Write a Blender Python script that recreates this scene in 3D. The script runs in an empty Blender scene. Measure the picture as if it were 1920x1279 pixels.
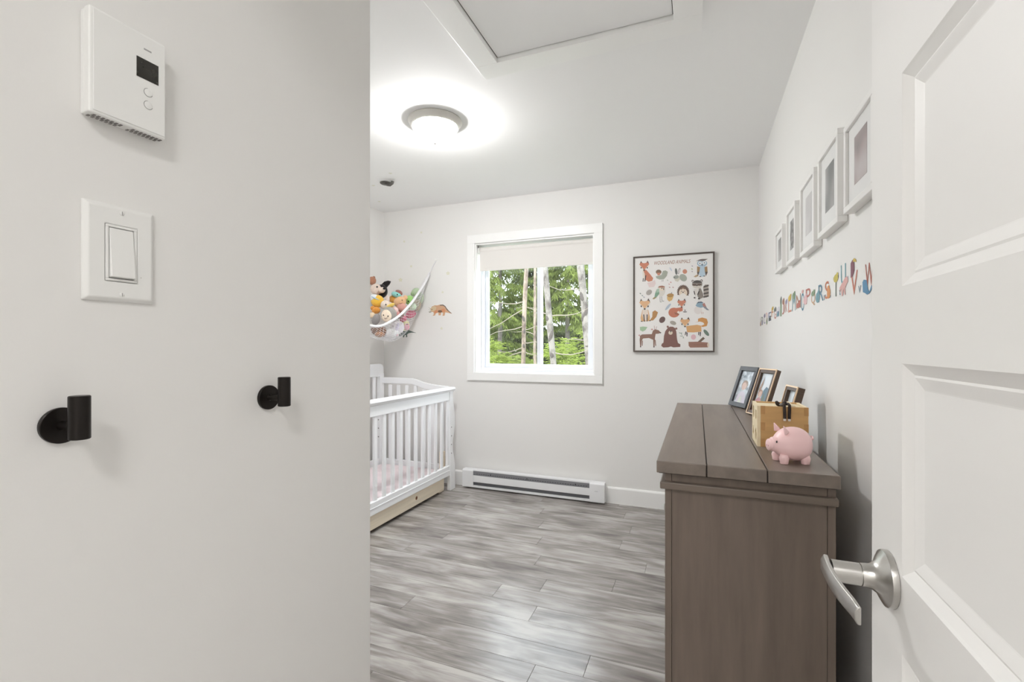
import bpy, bmesh, math, random
from mathutils import Vector, Matrix, Euler
random.seed(7)
C = bpy.context.scene.collection
S = bpy.context.scene
PI = math.pi

# ------------------------------------------------------------------ camera
F = 880.0                       # focal length in pixels of the 1920 px frame
HORIZON = 649.0
TH = math.radians(21.57)
CAMZ = 1.20
ct, st = math.cos(TH), math.sin(TH)
cam_d = bpy.data.cameras.new('camera'); cam = bpy.data.objects.new('camera', cam_d); C.objects.link(cam)
cam.location = (0, 0, CAMZ); cam.rotation_euler = (PI/2, 0, TH)
cam_d.sensor_width = 36; cam_d.sensor_fit = 'HORIZONTAL'; cam_d.lens = F/1920*36
cam_d.shift_y = (HORIZON-639.5)/1920; cam_d.clip_start = 0.02; cam_d.clip_end = 300
S.camera = cam

# ------------------------------------------------------------------ world, sun, exposure
W = bpy.data.worlds.new('overcast_sky'); S.world = W; W.use_nodes = True
bg = W.node_tree.nodes['Background']
bg.inputs[0].default_value = (0.84, 0.92, 1.0, 1); bg.inputs[1].default_value = 5.5
sun_d = bpy.data.lights.new('sun', 'SUN'); sun_d.energy = 4.0; sun_d.angle = math.radians(4); sun_d.color = (1, .95, .85)
sun = bpy.data.objects.new('sun', sun_d); C.objects.link(sun)
sun.rotation_euler = (math.radians(42), 0, math.radians(-25)); sun.location = (0, -6, 12)
LAMP = 130.0        # radiance of the bedroom ceiling lamp's glass bowl
HALL_FILL = 33.0        # radiance of the two unseen hallway lamps, added as fill
S.view_settings.view_transform = 'Standard'; S.view_settings.look = 'None'
S.view_settings.gamma = 1; S.view_settings.use_curve_mapping = False
S.view_settings.exposure = 0.34
S.cycles.diffuse_bounces = 7

# ------------------------------------------------------------------ pixel -> place
def ray(px, py):
    r, u = (px-960)/F, (HORIZON-py)/F
    return Vector((ct*r - st, st*r + ct, u))
def at_Y(px, py, Y): d = ray(px, py); return Vector((0, 0, CAMZ)) + d*(Y/d.y)
def at_X(px, py, X): d = ray(px, py); return Vector((0, 0, CAMZ)) + d*(X/d.x)

# ------------------------------------------------------------------ mesh helpers
class MB:
    def __init__(s): s.v = []; s.f = []; s.m = []; s.s = []
    def add(s, vs, fs, mi=0, smooth=False):
        o = len(s.v); s.v += [tuple(v) for v in vs]
        for f in fs: s.f.append(tuple(i+o for i in f)); s.m.append(mi); s.s.append(smooth)
        return s
    def box(s, x0, x1, y0, y1, z0, z1, mi=0):
        vs = [(x, y, z) for z in (z0, z1) for y in (y0, y1) for x in (x0, x1)]
        return s.add(vs, [(0,2,3,1),(4,5,7,6),(0,1,5,4),(2,6,7,3),(0,4,6,2),(1,3,7,5)], mi)
    def tube(s, pts, r, n=8, mi=0, caps=True, closed=False):
        pts = [Vector(p) for p in pts]; k = len(pts)
        rs = r if isinstance(r, (list, tuple)) else [r]*k
        vs = []; up = None
        for i, p in enumerate(pts):
            if closed: t = pts[(i+1) % k]-pts[i-1]
            else: t = pts[min(i+1, k-1)]-pts[max(i-1, 0)]
            t.normalize()
            if up is None:
                up = t.orthogonal().normalized()
            up = (up - t*up.dot(t))
            if up.length < 1e-6: up = t.orthogonal()
            up.normalize(); w = t.cross(up)
            for j in range(n):
                a = 2*PI*j/n; vs.append(p + (up*math.cos(a)+w*math.sin(a))*rs[i])
        fs = []
        for i in range(k if closed else k-1):
            i2 = (i+1) % k
            for j in range(n):
                j2 = (j+1) % n; fs.append((i*n+j, i*n+j2, i2*n+j2, i2*n+j))
        if caps and not closed: fs += [tuple(range(n-1, -1, -1)), tuple((k-1)*n+j for j in range(n))]
        return s.add(vs, fs, mi, True)
    def lathe(s, prof, c=(0,0,0), axis='z', n=32, mi=0):
        c = Vector(c); vs = []
        for r, h in prof:
            for j in range(n):
                a = 2*PI*j/n; x, y = r*math.cos(a), r*math.sin(a)
                vs.append(c + Vector({'z': (x, y, h), 'x': (h, x, y), 'y': (y, h, x)}[axis]))
        fs = [(i*n+j, i*n+(j+1) % n, (i+1)*n+(j+1) % n, (i+1)*n+j) for i in range(len(prof)-1) for j in range(n)]
        if prof[0][0] > 1e-5: fs.append(tuple(range(n-1, -1, -1)))
        if prof[-1][0] > 1e-5: fs.append(tuple((len(prof)-1)*n+j for j in range(n)))
        return s.add(vs, fs, mi, True)
    def ell(s, c, r, rot=(0,0,0), seg=16, ring=10, mi=0, jit=0):
        if not isinstance(r, (tuple, list)): r = (r, r, r)
        R = Euler(rot).to_matrix(); c = Vector(c); vs = [c+R @ Vector((0, 0, -r[2]))]
        for i in range(1, ring):
            p = -PI/2+PI*i/ring
            for j in range(seg):
                a = 2*PI*j/seg; q = 1+random.uniform(-jit, jit)
                vs.append(c+R @ Vector((r[0]*math.cos(p)*math.cos(a)*q, r[1]*math.cos(p)*math.sin(a)*q, r[2]*math.sin(p)*q)))
        vs.append(c+R @ Vector((0, 0, r[2]))); L = len(vs)-1; fs = []
        for j in range(seg):
            j2 = (j+1) % seg; fs.append((0, 1+j2, 1+j))
            for i in range(ring-2): a = 1+i*seg; fs.append((a+j, a+j2, a+seg+j2, a+seg+j))
            a = 1+(ring-2)*seg; fs.append((a+j, a+j2, L))
        return s.add(vs, fs, mi, True)
    def prism(s, pts, vec, mi=0, smooth=False):
        pts = [Vector(p) for p in pts]; vec = Vector(vec); n = len(pts)
        nn = Vector((0, 0, 0))
        for i in range(n): nn += pts[i].cross(pts[(i+1) % n])
        if nn.dot(vec) < 0: pts.reverse()
        vs = pts+[p+vec for p in pts]
        fs = [tuple(range(n-1, -1, -1)), tuple(range(n, 2*n))]+[(i, (i+1) % n, n+(i+1) % n, n+i) for i in range(n)]
        return s.add(vs, fs, mi, smooth)

def wloc(o):
    p = Vector((0, 0, 0))
    while o is not None: p += o.location; o = o.parent
    return p
def obj(name, mb, mat, parent=None, origin=None, bevel=0, local=False, seg=2, kind=None, label=None, sharp=40):
    base = Vector(origin) if origin is not None else Vector((0, 0, 0))
    if parent is not None and not local: base = wloc(parent)+(Vector(origin)-wloc(parent) if origin is not None else Vector((0, 0, 0)))
    me = bpy.data.meshes.new(name)
    me.from_pydata([tuple(Vector(v)-(base if not local else (Vector(origin) if origin is not None else Vector((0,0,0))))) for v in mb.v], [], mb.f)
    for mm in (mat if isinstance(mat, (list, tuple)) else [mat]): me.materials.append(mm)
    me.polygons.foreach_set('material_index', mb.m); me.polygons.foreach_set('use_smooth', mb.s)
    me.update()
    if any(mb.s): me.set_sharp_from_angle(angle=math.radians(sharp))
    o = bpy.data.objects.new(name, me); C.objects.link(o)
    if parent is not None:
        o.parent = parent
        if origin is not None: o.location = Vector(origin)-(wloc(parent) if not local else Vector((0, 0, 0)))
    else: o.location = base
    if bevel:
        b = o.modifiers.new('bevel', 'BEVEL'); b.width = bevel; b.segments = seg; b.limit_method = 'ANGLE'; b.angle_limit = math.radians(35)
        if seg > 1: b.harden_normals = False
    if kind: o['kind'] = kind
    if label: o['label'] = label
    return o
def tag(o, label, cat, group=None):
    o['label'] = label; o['category'] = cat
    if group: o['group'] = group
    return o
def thing(name, label, cat, loc=(0,0,0), rot=(0,0,0), group=None):
    o = bpy.data.objects.new(name, None); C.objects.link(o); o.empty_display_size = .05
    o.location = loc; o.rotation_euler = rot
    return tag(o, label, cat, group)
def struct(name, mb, mat, parent=None, label=None, **k):
    o = obj(name, mb, mat, parent, **k)
    if parent is None: o['kind'] = 'structure'
    if label: o['label'] = label
    return o
def copy_tree(o, parent=None):
    c = o.copy(); C.objects.link(c); c.parent = parent
    for ch in list(o.children): copy_tree(ch, c)
    return c
def text_polys(txt, size=1.0, shear=0.0, bold=0.0):
    cu = bpy.data.curves.new('lettering', 'FONT'); cu.body = txt; cu.size = 1; cu.shear = shear; cu.resolution_u = 4
    cu.offset = bold; cu.fill_mode = 'FRONT'
    o = bpy.data.objects.new('lettering', cu); me = bpy.data.meshes.new_from_object(o)
    vs = [Vector(v.co) for v in me.vertices]; fs = [tuple(p.vertices) for p in me.polygons]
    bpy.data.objects.remove(o); bpy.data.curves.remove(cu); bpy.data.meshes.remove(me)
    x0 = min(v.x for v in vs); x1 = max(v.x for v in vs); y0 = min(v.y for v in vs); y1 = max(v.y for v in vs)
    return [((v.x-x0)/(x1-x0), (v.y-y0)/(y1-y0)) for v in vs], fs

# ------------------------------------------------------------------ materials
def lin(c):
    return tuple((x/255/12.92 if x/255 <= .04045 else ((x/255+.055)/1.055)**2.4) for x in c)
MC = {}
def mat(name, rgb, rough=.5, metal=0, spec=.5, bump=0, bscale=200, var=0, vscale=6, stretch=(1,1,1), sheen=0, subs=0, rand=0):
    if name in MC: return MC[name]
    m = bpy.data.materials.new(name); m.use_nodes = True; nt = m.node_tree; n = nt.nodes; b = n['Principled BSDF']
    col = lin(rgb)+(1,)
    b.inputs['Base Color'].default_value = col; b.inputs['Roughness'].default_value = rough
    b.inputs['Metallic'].default_value = metal; b.inputs['Specular IOR Level'].default_value = spec
    if sheen: b.inputs['Sheen Weight'].default_value = sheen
    if subs: b.inputs['Subsurface Weight'].default_value = subs; b.inputs['Subsurface Radius'].default_value = (.02, .01, .008)
    if bump or var or rand:
        tc = n.new('ShaderNodeTexCoord'); mp = n.new('ShaderNodeMapping'); mp.inputs['Scale'].default_value = stretch
        nt.links.new(tc.outputs['Object'], mp.inputs[0])
        if rand:
            oi = n.new('ShaderNodeObjectInfo'); vm = n.new('ShaderNodeMath'); vm.operation = 'MULTIPLY'; vm.inputs[1].default_value = 37
            nt.links.new(oi.outputs['Random'], vm.inputs[0]); nt.links.new(vm.outputs[0], mp.inputs['Location'])
    if var:
        no = n.new('ShaderNodeTexNoise'); no.inputs['Scale'].default_value = vscale; no.inputs['Detail'].default_value = 6; no.inputs['Roughness'].default_value = .6
        nt.links.new(mp.outputs[0], no.inputs[0])
        rp = n.new('ShaderNodeMapRange'); rp.inputs[1].default_value = .3; rp.inputs[2].default_value = .7; rp.inputs[3].default_value = 1-var; rp.inputs[4].default_value = 1+var
        nt.links.new(no.outputs[0], rp.inputs[0])
        mx = n.new('ShaderNodeVectorMath'); mx.operation = 'SCALE'; mx.inputs[0].default_value = col[:3]
        nt.links.new(rp.outputs[0], mx.inputs['Scale']); nt.links.new(mx.outputs[0], b.inputs['Base Color'])
    if bump:
        nb = n.new('ShaderNodeTexNoise'); nb.inputs['Scale'].default_value = bscale; nb.inputs['Detail'].default_value = 3
        nt.links.new(mp.outputs[0], nb.inputs[0]); bp = n.new('ShaderNodeBump'); bp.inputs['Strength'].default_value = bump; bp.inputs['Distance'].default_value = .002
        nt.links.new(nb.outputs[0], bp.inputs['Height']); nt.links.new(bp.outputs[0], b.inputs['Normal'])
    MC[name] = m; return m
def ink(rgb):
    rgb = tuple(int(c+(255-c)*.19) for c in rgb)
    return mat('ink_%d_%d_%d' % tuple(rgb), rgb, .6, spec=.25)
def emit(name, rgb, strength):
    m = bpy.data.materials.new(name); m.use_nodes = True; nt = m.node_tree
    b = nt.nodes['Principled BSDF']; b.inputs['Base Color'].default_value = (.9, .9, .88, 1)
    b.inputs['Emission Color'].default_value = tuple(rgb)+(1,); b.inputs['Emission Strength'].default_value = strength
    return m
WALL = mat('wall_paint', (237, 236, 234), .6, spec=.3, bump=.04, bscale=350)
CEIL = mat('ceiling_paint', (246, 246, 246), .8, spec=.2, bump=.03, bscale=250)
TRIM = mat('white_trim_paint', (247, 247, 246), .38, spec=.4)
DOORP = mat('door_paint', (241, 240, 238), .42, spec=.4, bump=.02, bscale=180)
VINYL = mat('white_vinyl', (232, 234, 240), .35, spec=.4)
PLASTIC = mat('white_plastic', (240, 240, 238), .4, spec=.45)
CRIBW = mat('white_lacquer', (246, 247, 249), .4, spec=.4)
BRONZE = mat('dark_bronze', (30, 25, 22), .38, metal=.55, spec=.5)
NICKEL = mat('brushed_nickel', (196, 194, 190), .28, metal=1, bump=.05, bscale=90, stretch=(1, 1, 14))
SUB = mat('dark_subfloor', (60, 55, 52), .9)
BLACKM = mat('black_matte', (20, 20, 20), .6)
GREYSLOT = mat('grey_grille_metal', (132, 132, 137), .5)
DARKSLOT = mat('dark_slot', (50, 50, 54), .8)

def floor_mat():
    m = bpy.data.materials.new('grey_laminate'); m.use_nodes = True; nt = m.node_tree; n = nt.nodes; L = nt.links; b = n['Principled BSDF']
    tc = n.new('ShaderNodeTexCoord'); oi = n.new('ShaderNodeObjectInfo')
    sc = n.new('ShaderNodeVectorMath'); sc.operation = 'SCALE'; sc.inputs[0].default_value = (31, 17, 53); L.new(oi.outputs['Random'], sc.inputs['Scale'])
    ad = n.new('ShaderNodeVectorMath'); ad.operation = 'ADD'; L.new(tc.outputs['Object'], ad.inputs[0]); L.new(sc.outputs[0], ad.inputs[1])
    def noise(scale, vec, det=5, dist=0, rough=.55):
        mp = n.new('ShaderNodeMapping'); mp.inputs['Scale'].default_value = vec; L.new(ad.outputs[0], mp.inputs[0])
        no = n.new('ShaderNodeTexNoise'); no.inputs['Scale'].default_value = scale; no.inputs['Detail'].default_value = det; no.inputs['Distortion'].default_value = dist; no.inputs['Roughness'].default_value = rough
        L.new(mp.outputs[0], no.inputs[0]); return no
    a = noise(1, (2.4, 20, 1), 7, 1.3); p = noise(1, (2.6, 7.5, 1), 3, .6); g = noise(1, (6, 190, 1), 3, .3)
    m1 = n.new('ShaderNodeMath'); m1.operation = 'MULTIPLY_ADD'; L.new(p.outputs[0], m1.inputs[0]); m1.inputs[1].default_value = 1.0
    m0 = n.new('ShaderNodeMath'); m0.operation = 'MULTIPLY_ADD'; L.new(a.outputs[0], m0.inputs[0]); m0.inputs[1].default_value = .85
    m3 = n.new('ShaderNodeMath'); m3.operation = 'MULTIPLY'; L.new(g.outputs[0], m3.inputs[0]); m3.inputs[1].default_value = .22
    L.new(m3.outputs[0], m0.inputs[2]); L.new(m0.outputs[0], m1.inputs[2])
    m2 = n.new('ShaderNodeMath'); m2.operation = 'MULTIPLY_ADD'; L.new(oi.outputs['Random'], m2.inputs[0]); m2.inputs[1].default_value = .10; L.new(m1.outputs[0], m2.inputs[2])
    r = n.new('ShaderNodeValToRGB'); e = r.color_ramp.elements
    mr = n.new('ShaderNodeMapRange'); mr.inputs[1].default_value = .76; mr.inputs[2].default_value = 1.38; L.new(m2.outputs[0], mr.inputs[0]); L.new(mr.outputs[0], r.inputs[0])
    e[0].color = lin((100, 94, 91))+(1,); e[1].color = lin((188, 184, 180))+(1,); e[1].position = .95
    x = e.new(.42); x.color = lin((141, 135, 131))+(1,)
    L.new(r.outputs[0], b.inputs['Base Color']); b.inputs['Roughness'].default_value = .27; b.inputs['Specular IOR Level'].default_value = .75
    bp = n.new('ShaderNodeBump'); bp.inputs['Strength'].default_value = .08; bp.inputs['Distance'].default_value = .001; L.new(g.outputs[0], bp.inputs['Height']); L.new(bp.outputs[0], b.inputs['Normal'])
    return m
FLOOR = floor_mat()
def glass_mat(name='clear_glass', refl=.04, tint=(.97, .985, .98)):
    m = bpy.data.materials.new(name); m.use_nodes = True; nt = m.node_tree; n = nt.nodes; n.remove(n['Principled BSDF'])
    t = n.new('ShaderNodeBsdfTransparent'); t.inputs[0].default_value = tint+(1,); g = n.new('ShaderNodeBsdfGlossy'); g.inputs['Roughness'].default_value = .02
    mx = n.new('ShaderNodeMixShader'); mx.inputs[0].default_value = refl; nt.links.new(t.outputs[0], mx.inputs[1]); nt.links.new(g.outputs[0], mx.inputs[2])
    nt.links.new(mx.outputs[0], n['Material Output'].inputs[0]); return m
GLASS = glass_mat(); ACRYL = glass_mat('frame_acrylic', .012, (.995, .995, .995))

# ------------------------------------------------------------------ room shell
XR, XL, YF, ZC = .394, -2.71, 3.62, 2.44      # right wall, left wall, far wall, ceiling
XE, YE = -.644, .8147                          # entry wall and its outer corner
YH = -1.6                                      # hallway back wall
T = .16
WX0, WX1, WZ0, WZ1 = -1.772, -.744, .975, 2.075   # window opening

sub = MB().box(XL-T, XR+T, -.13, YF+T, -.05, -.0085)
floor = struct('floor', sub, SUB)
PW = .1265; Y0 = 1.55-13*PW
joints = {round((1.55-Y0)/PW): -.567, round((1.677-Y0)/PW): -.386, round((2.056-Y0)/PW): -.916, round((2.1825-Y0)/PW): -.72,
          round((2.309-Y0)/PW): -.39, round((2.815-Y0)/PW): -.431}
PL = 1.22; row = 0; y = Y0
def plank(x0, x1, y0, y1):
    c = Vector(((x0+x1)/2, (y0+y1)/2, 0)); e = .0010; mb = MB(); g = .0004
    a = [(x0+g, y0+g), (x1-g, y0+g), (x1-g, y1-g), (x0+g, y1-g)]; b2 = [(x0+e, y0+e), (x1-e, y0+e), (x1-e, y1-e), (x0+e, y1-e)]
    vs = [p+(-.0083,) for p in a]+[p+(-.0012,) for p in a]+[p+(0.,) for p in b2]
    fs = [(3,2,1,0), (8,9,10,11)]+[(k*4+i, k*4+(i+1) % 4, k*4+4+(i+1) % 4, k*4+4+i) for k in (0, 1) for i in range(4)]
    obj('floor_plank', mb.add(vs, fs), FLOOR, floor, origin=c)
while y < YF-.005:
    y1 = min(y+PW, YF-.001); j = joints.get(row, -2.7+((row*.47+.13) % 1.0)*PL)
    left = XL+.001 if y+PW/2 > YE else XE+.001
    xs = [left]; x = j
    while x > left: x -= PL
    x += PL
    while x < XR-.03:
        if x > left+.06: xs.append(x)
        x += PL
    xs.append(XR-.001)
    if y1 > -.12:
        for a, b_ in zip(xs[:-1], xs[1:]): plank(a, b_, max(y, -.125), y1)
    y += PW; row += 1

struct('floor_hall', MB().box(-2.2, 1.8, YH-T, -.1305, -.05, 0), mat('hall_floor', (150, 146, 142), .4))
struct('ceiling', MB().box(XL-T, XR+T, -.13, YF+T, ZC, ZC+.1), CEIL)
struct('ceiling_hall', MB().box(-2.2, 1.8, YH-T, -.131, ZC, ZC+.1), CEIL)
# far wall with its window opening
wf = MB().box(XL-T, WX0, YF, YF+T, 0, ZC).box(WX1, XR+T, YF, YF+T, 0, ZC).box(WX0, WX1, YF, YF+T, 0, WZ0).box(WX0, WX1, YF, YF+T, WZ1, ZC)
struct('wall_far', wf, WALL)
struct('wall_right', MB().box(XR, XR+T, -.001, YF, 0, ZC), WALL)
struct('wall_left', MB().box(XL-T, XL, YE-.1, YF, 0, ZC), WALL)
struct('wall_entry', MB().box(XE-.1, XE, .001, YE, 0, ZC), WALL, bevel=.003)
struct('wall_closet', MB().box(XL, XE-.1005, YE-.1, YE, 0, ZC), WALL)
# wall with the doorway that the camera looks through, and the hallway behind it
DX0, DX1, DZ = -.56, .262, 2.05
wd = MB().box(XE-.1, DX0, -.13, 0, 0, ZC).box(DX1, XR+T, -.13, -.0015, 0, ZC).box(DX0, DX1, -.13, 0, DZ, ZC)
struct('wall_doorway', wd, WALL)
struct('wall_hall_front', MB().box(-2.2, XE-.1005, -.25, -.1305, 0, ZC).box(XR+T+.0005, 1.8, -.25, -.1305, 0, ZC), WALL)
struct('wall_hall_back', MB().box(-2.2, 1.8, YH-T, YH, 0, ZC), WALL)
struct('wall_hall_left', MB().box(-2.3, -2.2, YH, -.13, 0, ZC), WALL)
struct('wall_hall_right', MB().box(1.8, 1.9, YH, -.13, 0, ZC), WALL)
def baseboard(name, x0, x1, y0, y1, nx, ny, h=.125, t=.013):
    # profile with an eased top edge, run along one wall
    prof = [(0, 0), (t, 0), (t, h-.012), (t*.6, h-.003), (t*.35, h), (0, h)]
    a = [Vector((x0+nx*d, y0+ny*d, z)) for d, z in prof]
    return struct(name, MB().prism(a, (x1-x0, y1-y0, 0)), TRIM)
baseboard('baseboard_far', XL+.0005, XR-.0005, YF, YF, 0, -1)
baseboard('baseboard_right', XR, XR, .0005, YF-.014, -1, 0)
baseboard('baseboard_left', XL, XL, YE+.0005, YF-.014, 1, 0)

# ------------------------------------------------------------------ attic hatch
hx0, hx1, hy0, hy1 = -.80, -.083, 1.13, 1.85
hatch = thing('attic_hatch', 'square white attic hatch framed with flat boards in the ceiling', 'hatch', (hx0/2+hx1/2, hy0/2+hy1/2, ZC-.024))
tw = .10
for a in ((hx0-tw, hx1+tw, hy1, hy1+tw), (hx0-tw, hx1+tw, hy0-tw, hy0), (hx0-tw, hx0, hy0, hy1), (hx1, hx1+tw, hy0, hy1)):
    obj('trim_board', MB().box(*a, ZC-.024, ZC-.0005), TRIM, hatch, bevel=.0015)
obj('panel', MB().box(hx0+.004, hx1-.004, hy0+.004, hy1-.004, ZC-.004, ZC-.0005), CEIL, hatch)
obj('seam', MB().box(hx0, hx1, hy0, hy1, ZC-.0012, ZC-.0006), mat('seam_shade', (90, 86, 82), .9), hatch)  # dark plate paints the shade inside the gap around the panel

# ------------------------------------------------------------------ window
wx, wz = (WX0+WX1)/2, (WZ0+WZ1)/2
win = thing('window_1', 'white two-pane sliding window with flat casing and view of trees', 'window', (wx, YF, WZ0))
del win['category']; win['kind'] = 'structure'
cw = .066
for a in ((WX0-cw, WX1+cw, WZ1, WZ1+cw+.006), (WX0-cw, WX1+cw, WZ0-cw, WZ0), (WX0-cw, WX0, WZ0, WZ1), (WX1, WX1+cw, WZ0, WZ1)):
    obj('window_casing', MB().box(a[0], a[1], YF-.018, YF-.0005, a[2], a[3]), TRIM, win, bevel=.002)
jt = .012
for a in ((WX0+.0005, WX0+jt, WZ0+.0005, WZ1-.0005), (WX1-jt, WX1-.0005, WZ0+.0005, WZ1-.0005), (WX0+jt, WX1-jt, WZ1-jt, WZ1-.0005), (WX0+jt, WX1-jt, WZ0+.0005, WZ0+jt)):
    obj('jamb', MB().box(a[0], a[1], YF-.001, YF+.125, a[2], a[3]), TRIM, win)
ix0, ix1, iz0, iz1 = WX0+jt, WX1-jt, WZ0+jt, WZ1-jt
def ring(x0, x1, z0, z1, y0, y1, w, name, par, m=VINYL):
    for a in ((x0, x1, z1-w, z1), (x0, x1, z0, z0+w), (x0, x0+w, z0+w, z1-w), (x1-w, x1, z0+w, z1-w)):
        obj(name, MB().box(a[0], a[1], y0, y1, a[2], a[3]), m, par, bevel=.003)
ring(ix0, ix1, iz0, iz1, YF+.10, YF+.155, .026, 'window_frame', win)
gx = at_Y(1012, 600, YF+.11).x
def sash(x0, x1, y, w):
    s_ = obj('sash', MB().box(x0, x0+w, y, y+.022, iz0+.026, iz1-.026).box(x1-w, x1, y, y+.022, iz0+.026, iz1-.026)
             .box(x0+w, x1-w, y, y+.022, iz0+.026, iz0+.026+w).box(x0+w, x1-w, y, y+.022, iz1-.026-w, iz1-.026), VINYL, win, bevel=.003)
    obj('pane', MB().box(x0+w-.004, x1-w+.004, y+.009, y+.012, iz0+.026+w-.004, iz1-.026-w+.004), GLASS, s_)
sash(ix0+.026, gx+.018, YF+.128, .034)
sash(gx-.022, ix1-.026, YF+.103, .034)
# roller blind inside the recess
BLF = mat('blind_fabric', (232, 229, 225), .85, spec=.1, bump=.1, bscale=900)
bz = at_Y(904, 507, YF+.055).z
blind = thing('roller_blind', 'off-white roller blind pulled a third of the way down the window', 'blind', (wx, YF+.055, WZ1-.045))
obj('fabric', MB().box(ix0+.02, ix1-.006, YF+.034, YF+.0355, bz, WZ1-.05), BLF, blind)
obj('roll', MB().lathe([(.026, ix0+.02), (.026, ix1-.006)], (0, YF+.055, WZ1-.05), 'x', 24), BLF, blind)
obj('hem_bar', MB().box(ix0+.02, ix1-.006, YF+.031, YF+.0385, bz-.012, bz+.006), BLF, blind, bevel=.002)
obj('bracket', MB().box(ix0+.002, ix0+.016, YF+.025, YF+.085, WZ1-.08, WZ1-.014), PLASTIC, blind, bevel=.002)
ch = [(ix0+.012, YF+.03, WZ1-.03-.62*i/14) for i in range(15)]+[(ix0+.012, YF+.05, WZ1-.03-.62*(14-i)/14) for i in range(15)]
obj('pull_chain', MB().tube(ch, .0022, 6, closed=True), PLASTIC, blind)
obj('head_clip', MB().box(ix0+.004, ix0+.018, YF+.016, YF+.026, WZ1-.032, WZ1-.014), mat('grey_metal_clip', (120, 118, 116), .4, metal=.6), blind, bevel=.002)

# ------------------------------------------------------------------ door, opened back along the right wall
DF, DB = .217, .252            # face towards the room / face towards the wall
DY1 = .761; DY0 = .003
door = thing('door_1', 'white panelled bedroom door standing open along the right wall', 'door', (DF, DY0, .012))
del door['category']; door['kind'] = 'structure'
sw = .099; py0, py1 = DY0+sw, DY1-sw
pz = [(.937+.3315*k, 1.18+.3315*k) for k in (-2, -1, 0, 1, 2)]
zb = [.012]+[z for p in pz for z in p]+[2.03]
lb = MB()
lb.box(DF+.012, DB, DY0, DY1, .012, 2.03)
lb.box(DF, DF+.0125, DY0, py0, .012, 2.03).box(DF, DF+.0125, py1, DY1, .012, 2.03)
for k in range(0, len(zb), 2): lb.box(DF, DF+.0125, py0, py1, zb[k], zb[k+1])
obj('leaf', lb, DOORP, door)
for z0, z1 in pz:
    mb = MB(); loops = []
    for off, dep in ((0, 0), (.003, .002), (.0125, .0075), (.015, .0068), (.0175, .0075), (.027, .0105), (.0285, .0108)):
        loops.append([(DF+dep, py0+off, z0+off), (DF+dep, py1-off, z0+off), (DF+dep, py1-off, z1-off), (DF+dep, py0+off, z1-off)])
    vs = [v for l in loops for v in l]
    fs = [(k*4+i, k*4+4+i, k*4+4+(i+1) % 4, k*4+(i+1) % 4) for k in range(len(loops)-1) for i in range(4)]
    k = (len(loops)-1)*4; fs.append((k, k+3, k+2, k+1))
    obj('panel', mb.add(vs, fs), DOORP, door)
hy, hz = .697, .918
hd = obj('handle_rosette', MB().lathe([(.0, -.030), (.0135, -.030), (.0145, -.020), (.019, -.014), (.028, -.0095), (.0325, -.007), (.033, -.0055), (.033, -.0005), (.02, 0)], (DF, hy, hz), 'x', 48), NICKEL, door, label='round brushed nickel rosette with trumpet collar')
obj('neck', MB().lathe([(.0132, -.0605), (.0132, -.031), (.0118, -.0305), (.0118, -.029)], (DF, hy, hz), 'x', 32), NICKEL, door)
# lever: a slightly bowed flat blade pointing to the hinge side
lv = MB(); sec = []; N = 14
for i in range(N+1):
    t = i/N; yy = hy+.016-.125*t; xx = DF-.0655-.0035*math.sin(PI*min(1, t*1.15))+.004*t
    w = .0128-.0035*t; th = .0046-.0012*t
    sec.append([(xx+th, yy, hz-w), (xx+th, yy, hz+w), (xx, yy, hz+w*1.05), (xx-th*.75, yy, hz+w*.5), (xx-th*.75, yy, hz-w*.5), (xx, yy, hz-w*1.05)])
vs = [v for s_ in sec for v in s_]; n6 = 6
fs = [(i*n6+j, i*n6+(j+1) % n6, (i+1)*n6+(j+1) % n6, (i+1)*n6+j) for i in range(N) for j in range(n6)]+[tuple(range(5, -1, -1)), tuple(N*n6+j for j in range(6))]
obj('lever', lv.add(vs, fs, 0, True), NICKEL, door, bevel=.0012, label='brushed nickel lever')
obj('latch_plate', MB().box(DF+.005, DF+.030, DY1-.0005, DY1+.0012, hz-.028, hz+.028), NICKEL, door, bevel=.001)
for z in (.25, 1.05, 1.8): obj('hinge', MB().lathe([(.006, z-.045), (.006, z+.045)], (DB+.004, DY0+.002, 0), 'z', 12), NICKEL, door)

# ------------------------------------------------------------------ entry wall fittings
WXF = XE
t0, t1, tz0, tz1 = .310, .3906, 1.4585, 1.579
th = thing('thermostat', 'white programmable wall thermostat with small dark screen above the light switch', 'thermostat', (WXF, (t0+t1)/2, tz0))
obj('base', MB().box(WXF+.0002, WXF+.009, t0+.001, t1-.001, tz0+.002, tz1-.001), PLASTIC, th, bevel=.002)
obj('cover', MB().box(WXF+.0085, WXF+.0195, t0, t1, tz0+.001, tz1), PLASTIC, th, bevel=.0025, seg=3)
obj('face_plate', MB().box(WXF+.0192, WXF+.0205, t0+.0035, t1-.0015, tz0+.0045, tz1-.003), PLASTIC, th, bevel=.0008)
dk = mat('screen_glass', (38, 36, 30), .12, spec=.6, var=.35, vscale=60)
def tz(px, py): return at_X(px, py, WXF+.0206)
a, b_ = tz(256, 104), tz(297, 158)
sz = sorted((tz(276, 114).z, tz(276, 151).z))
obj('screen', MB().box(WXF+.0195, WXF+.0209, a.y, b_.y, sz[0], sz[1]), dk, th, label='dark rainbow-tinted display')
for cy in (174, 197.5):
    c = tz(278, cy); R = .0048
    arc = [(WXF+.0206, c.y+R*math.cos(q), c.z+R*math.sin(q)) for q in [math.radians(d) for d in range(100, 341, 15)]]
    bt = obj('button', MB().lathe([(R*.94, 0), (R*.94, .0009), (R*.8, .0012), (0, .0013)], (WXF+.0200, c.y, c.z), 'x', 24), PLASTIC, th)
    obj('button_groove', MB().tube(arc, .0004, 5), ink((140, 138, 136)), bt)
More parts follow.
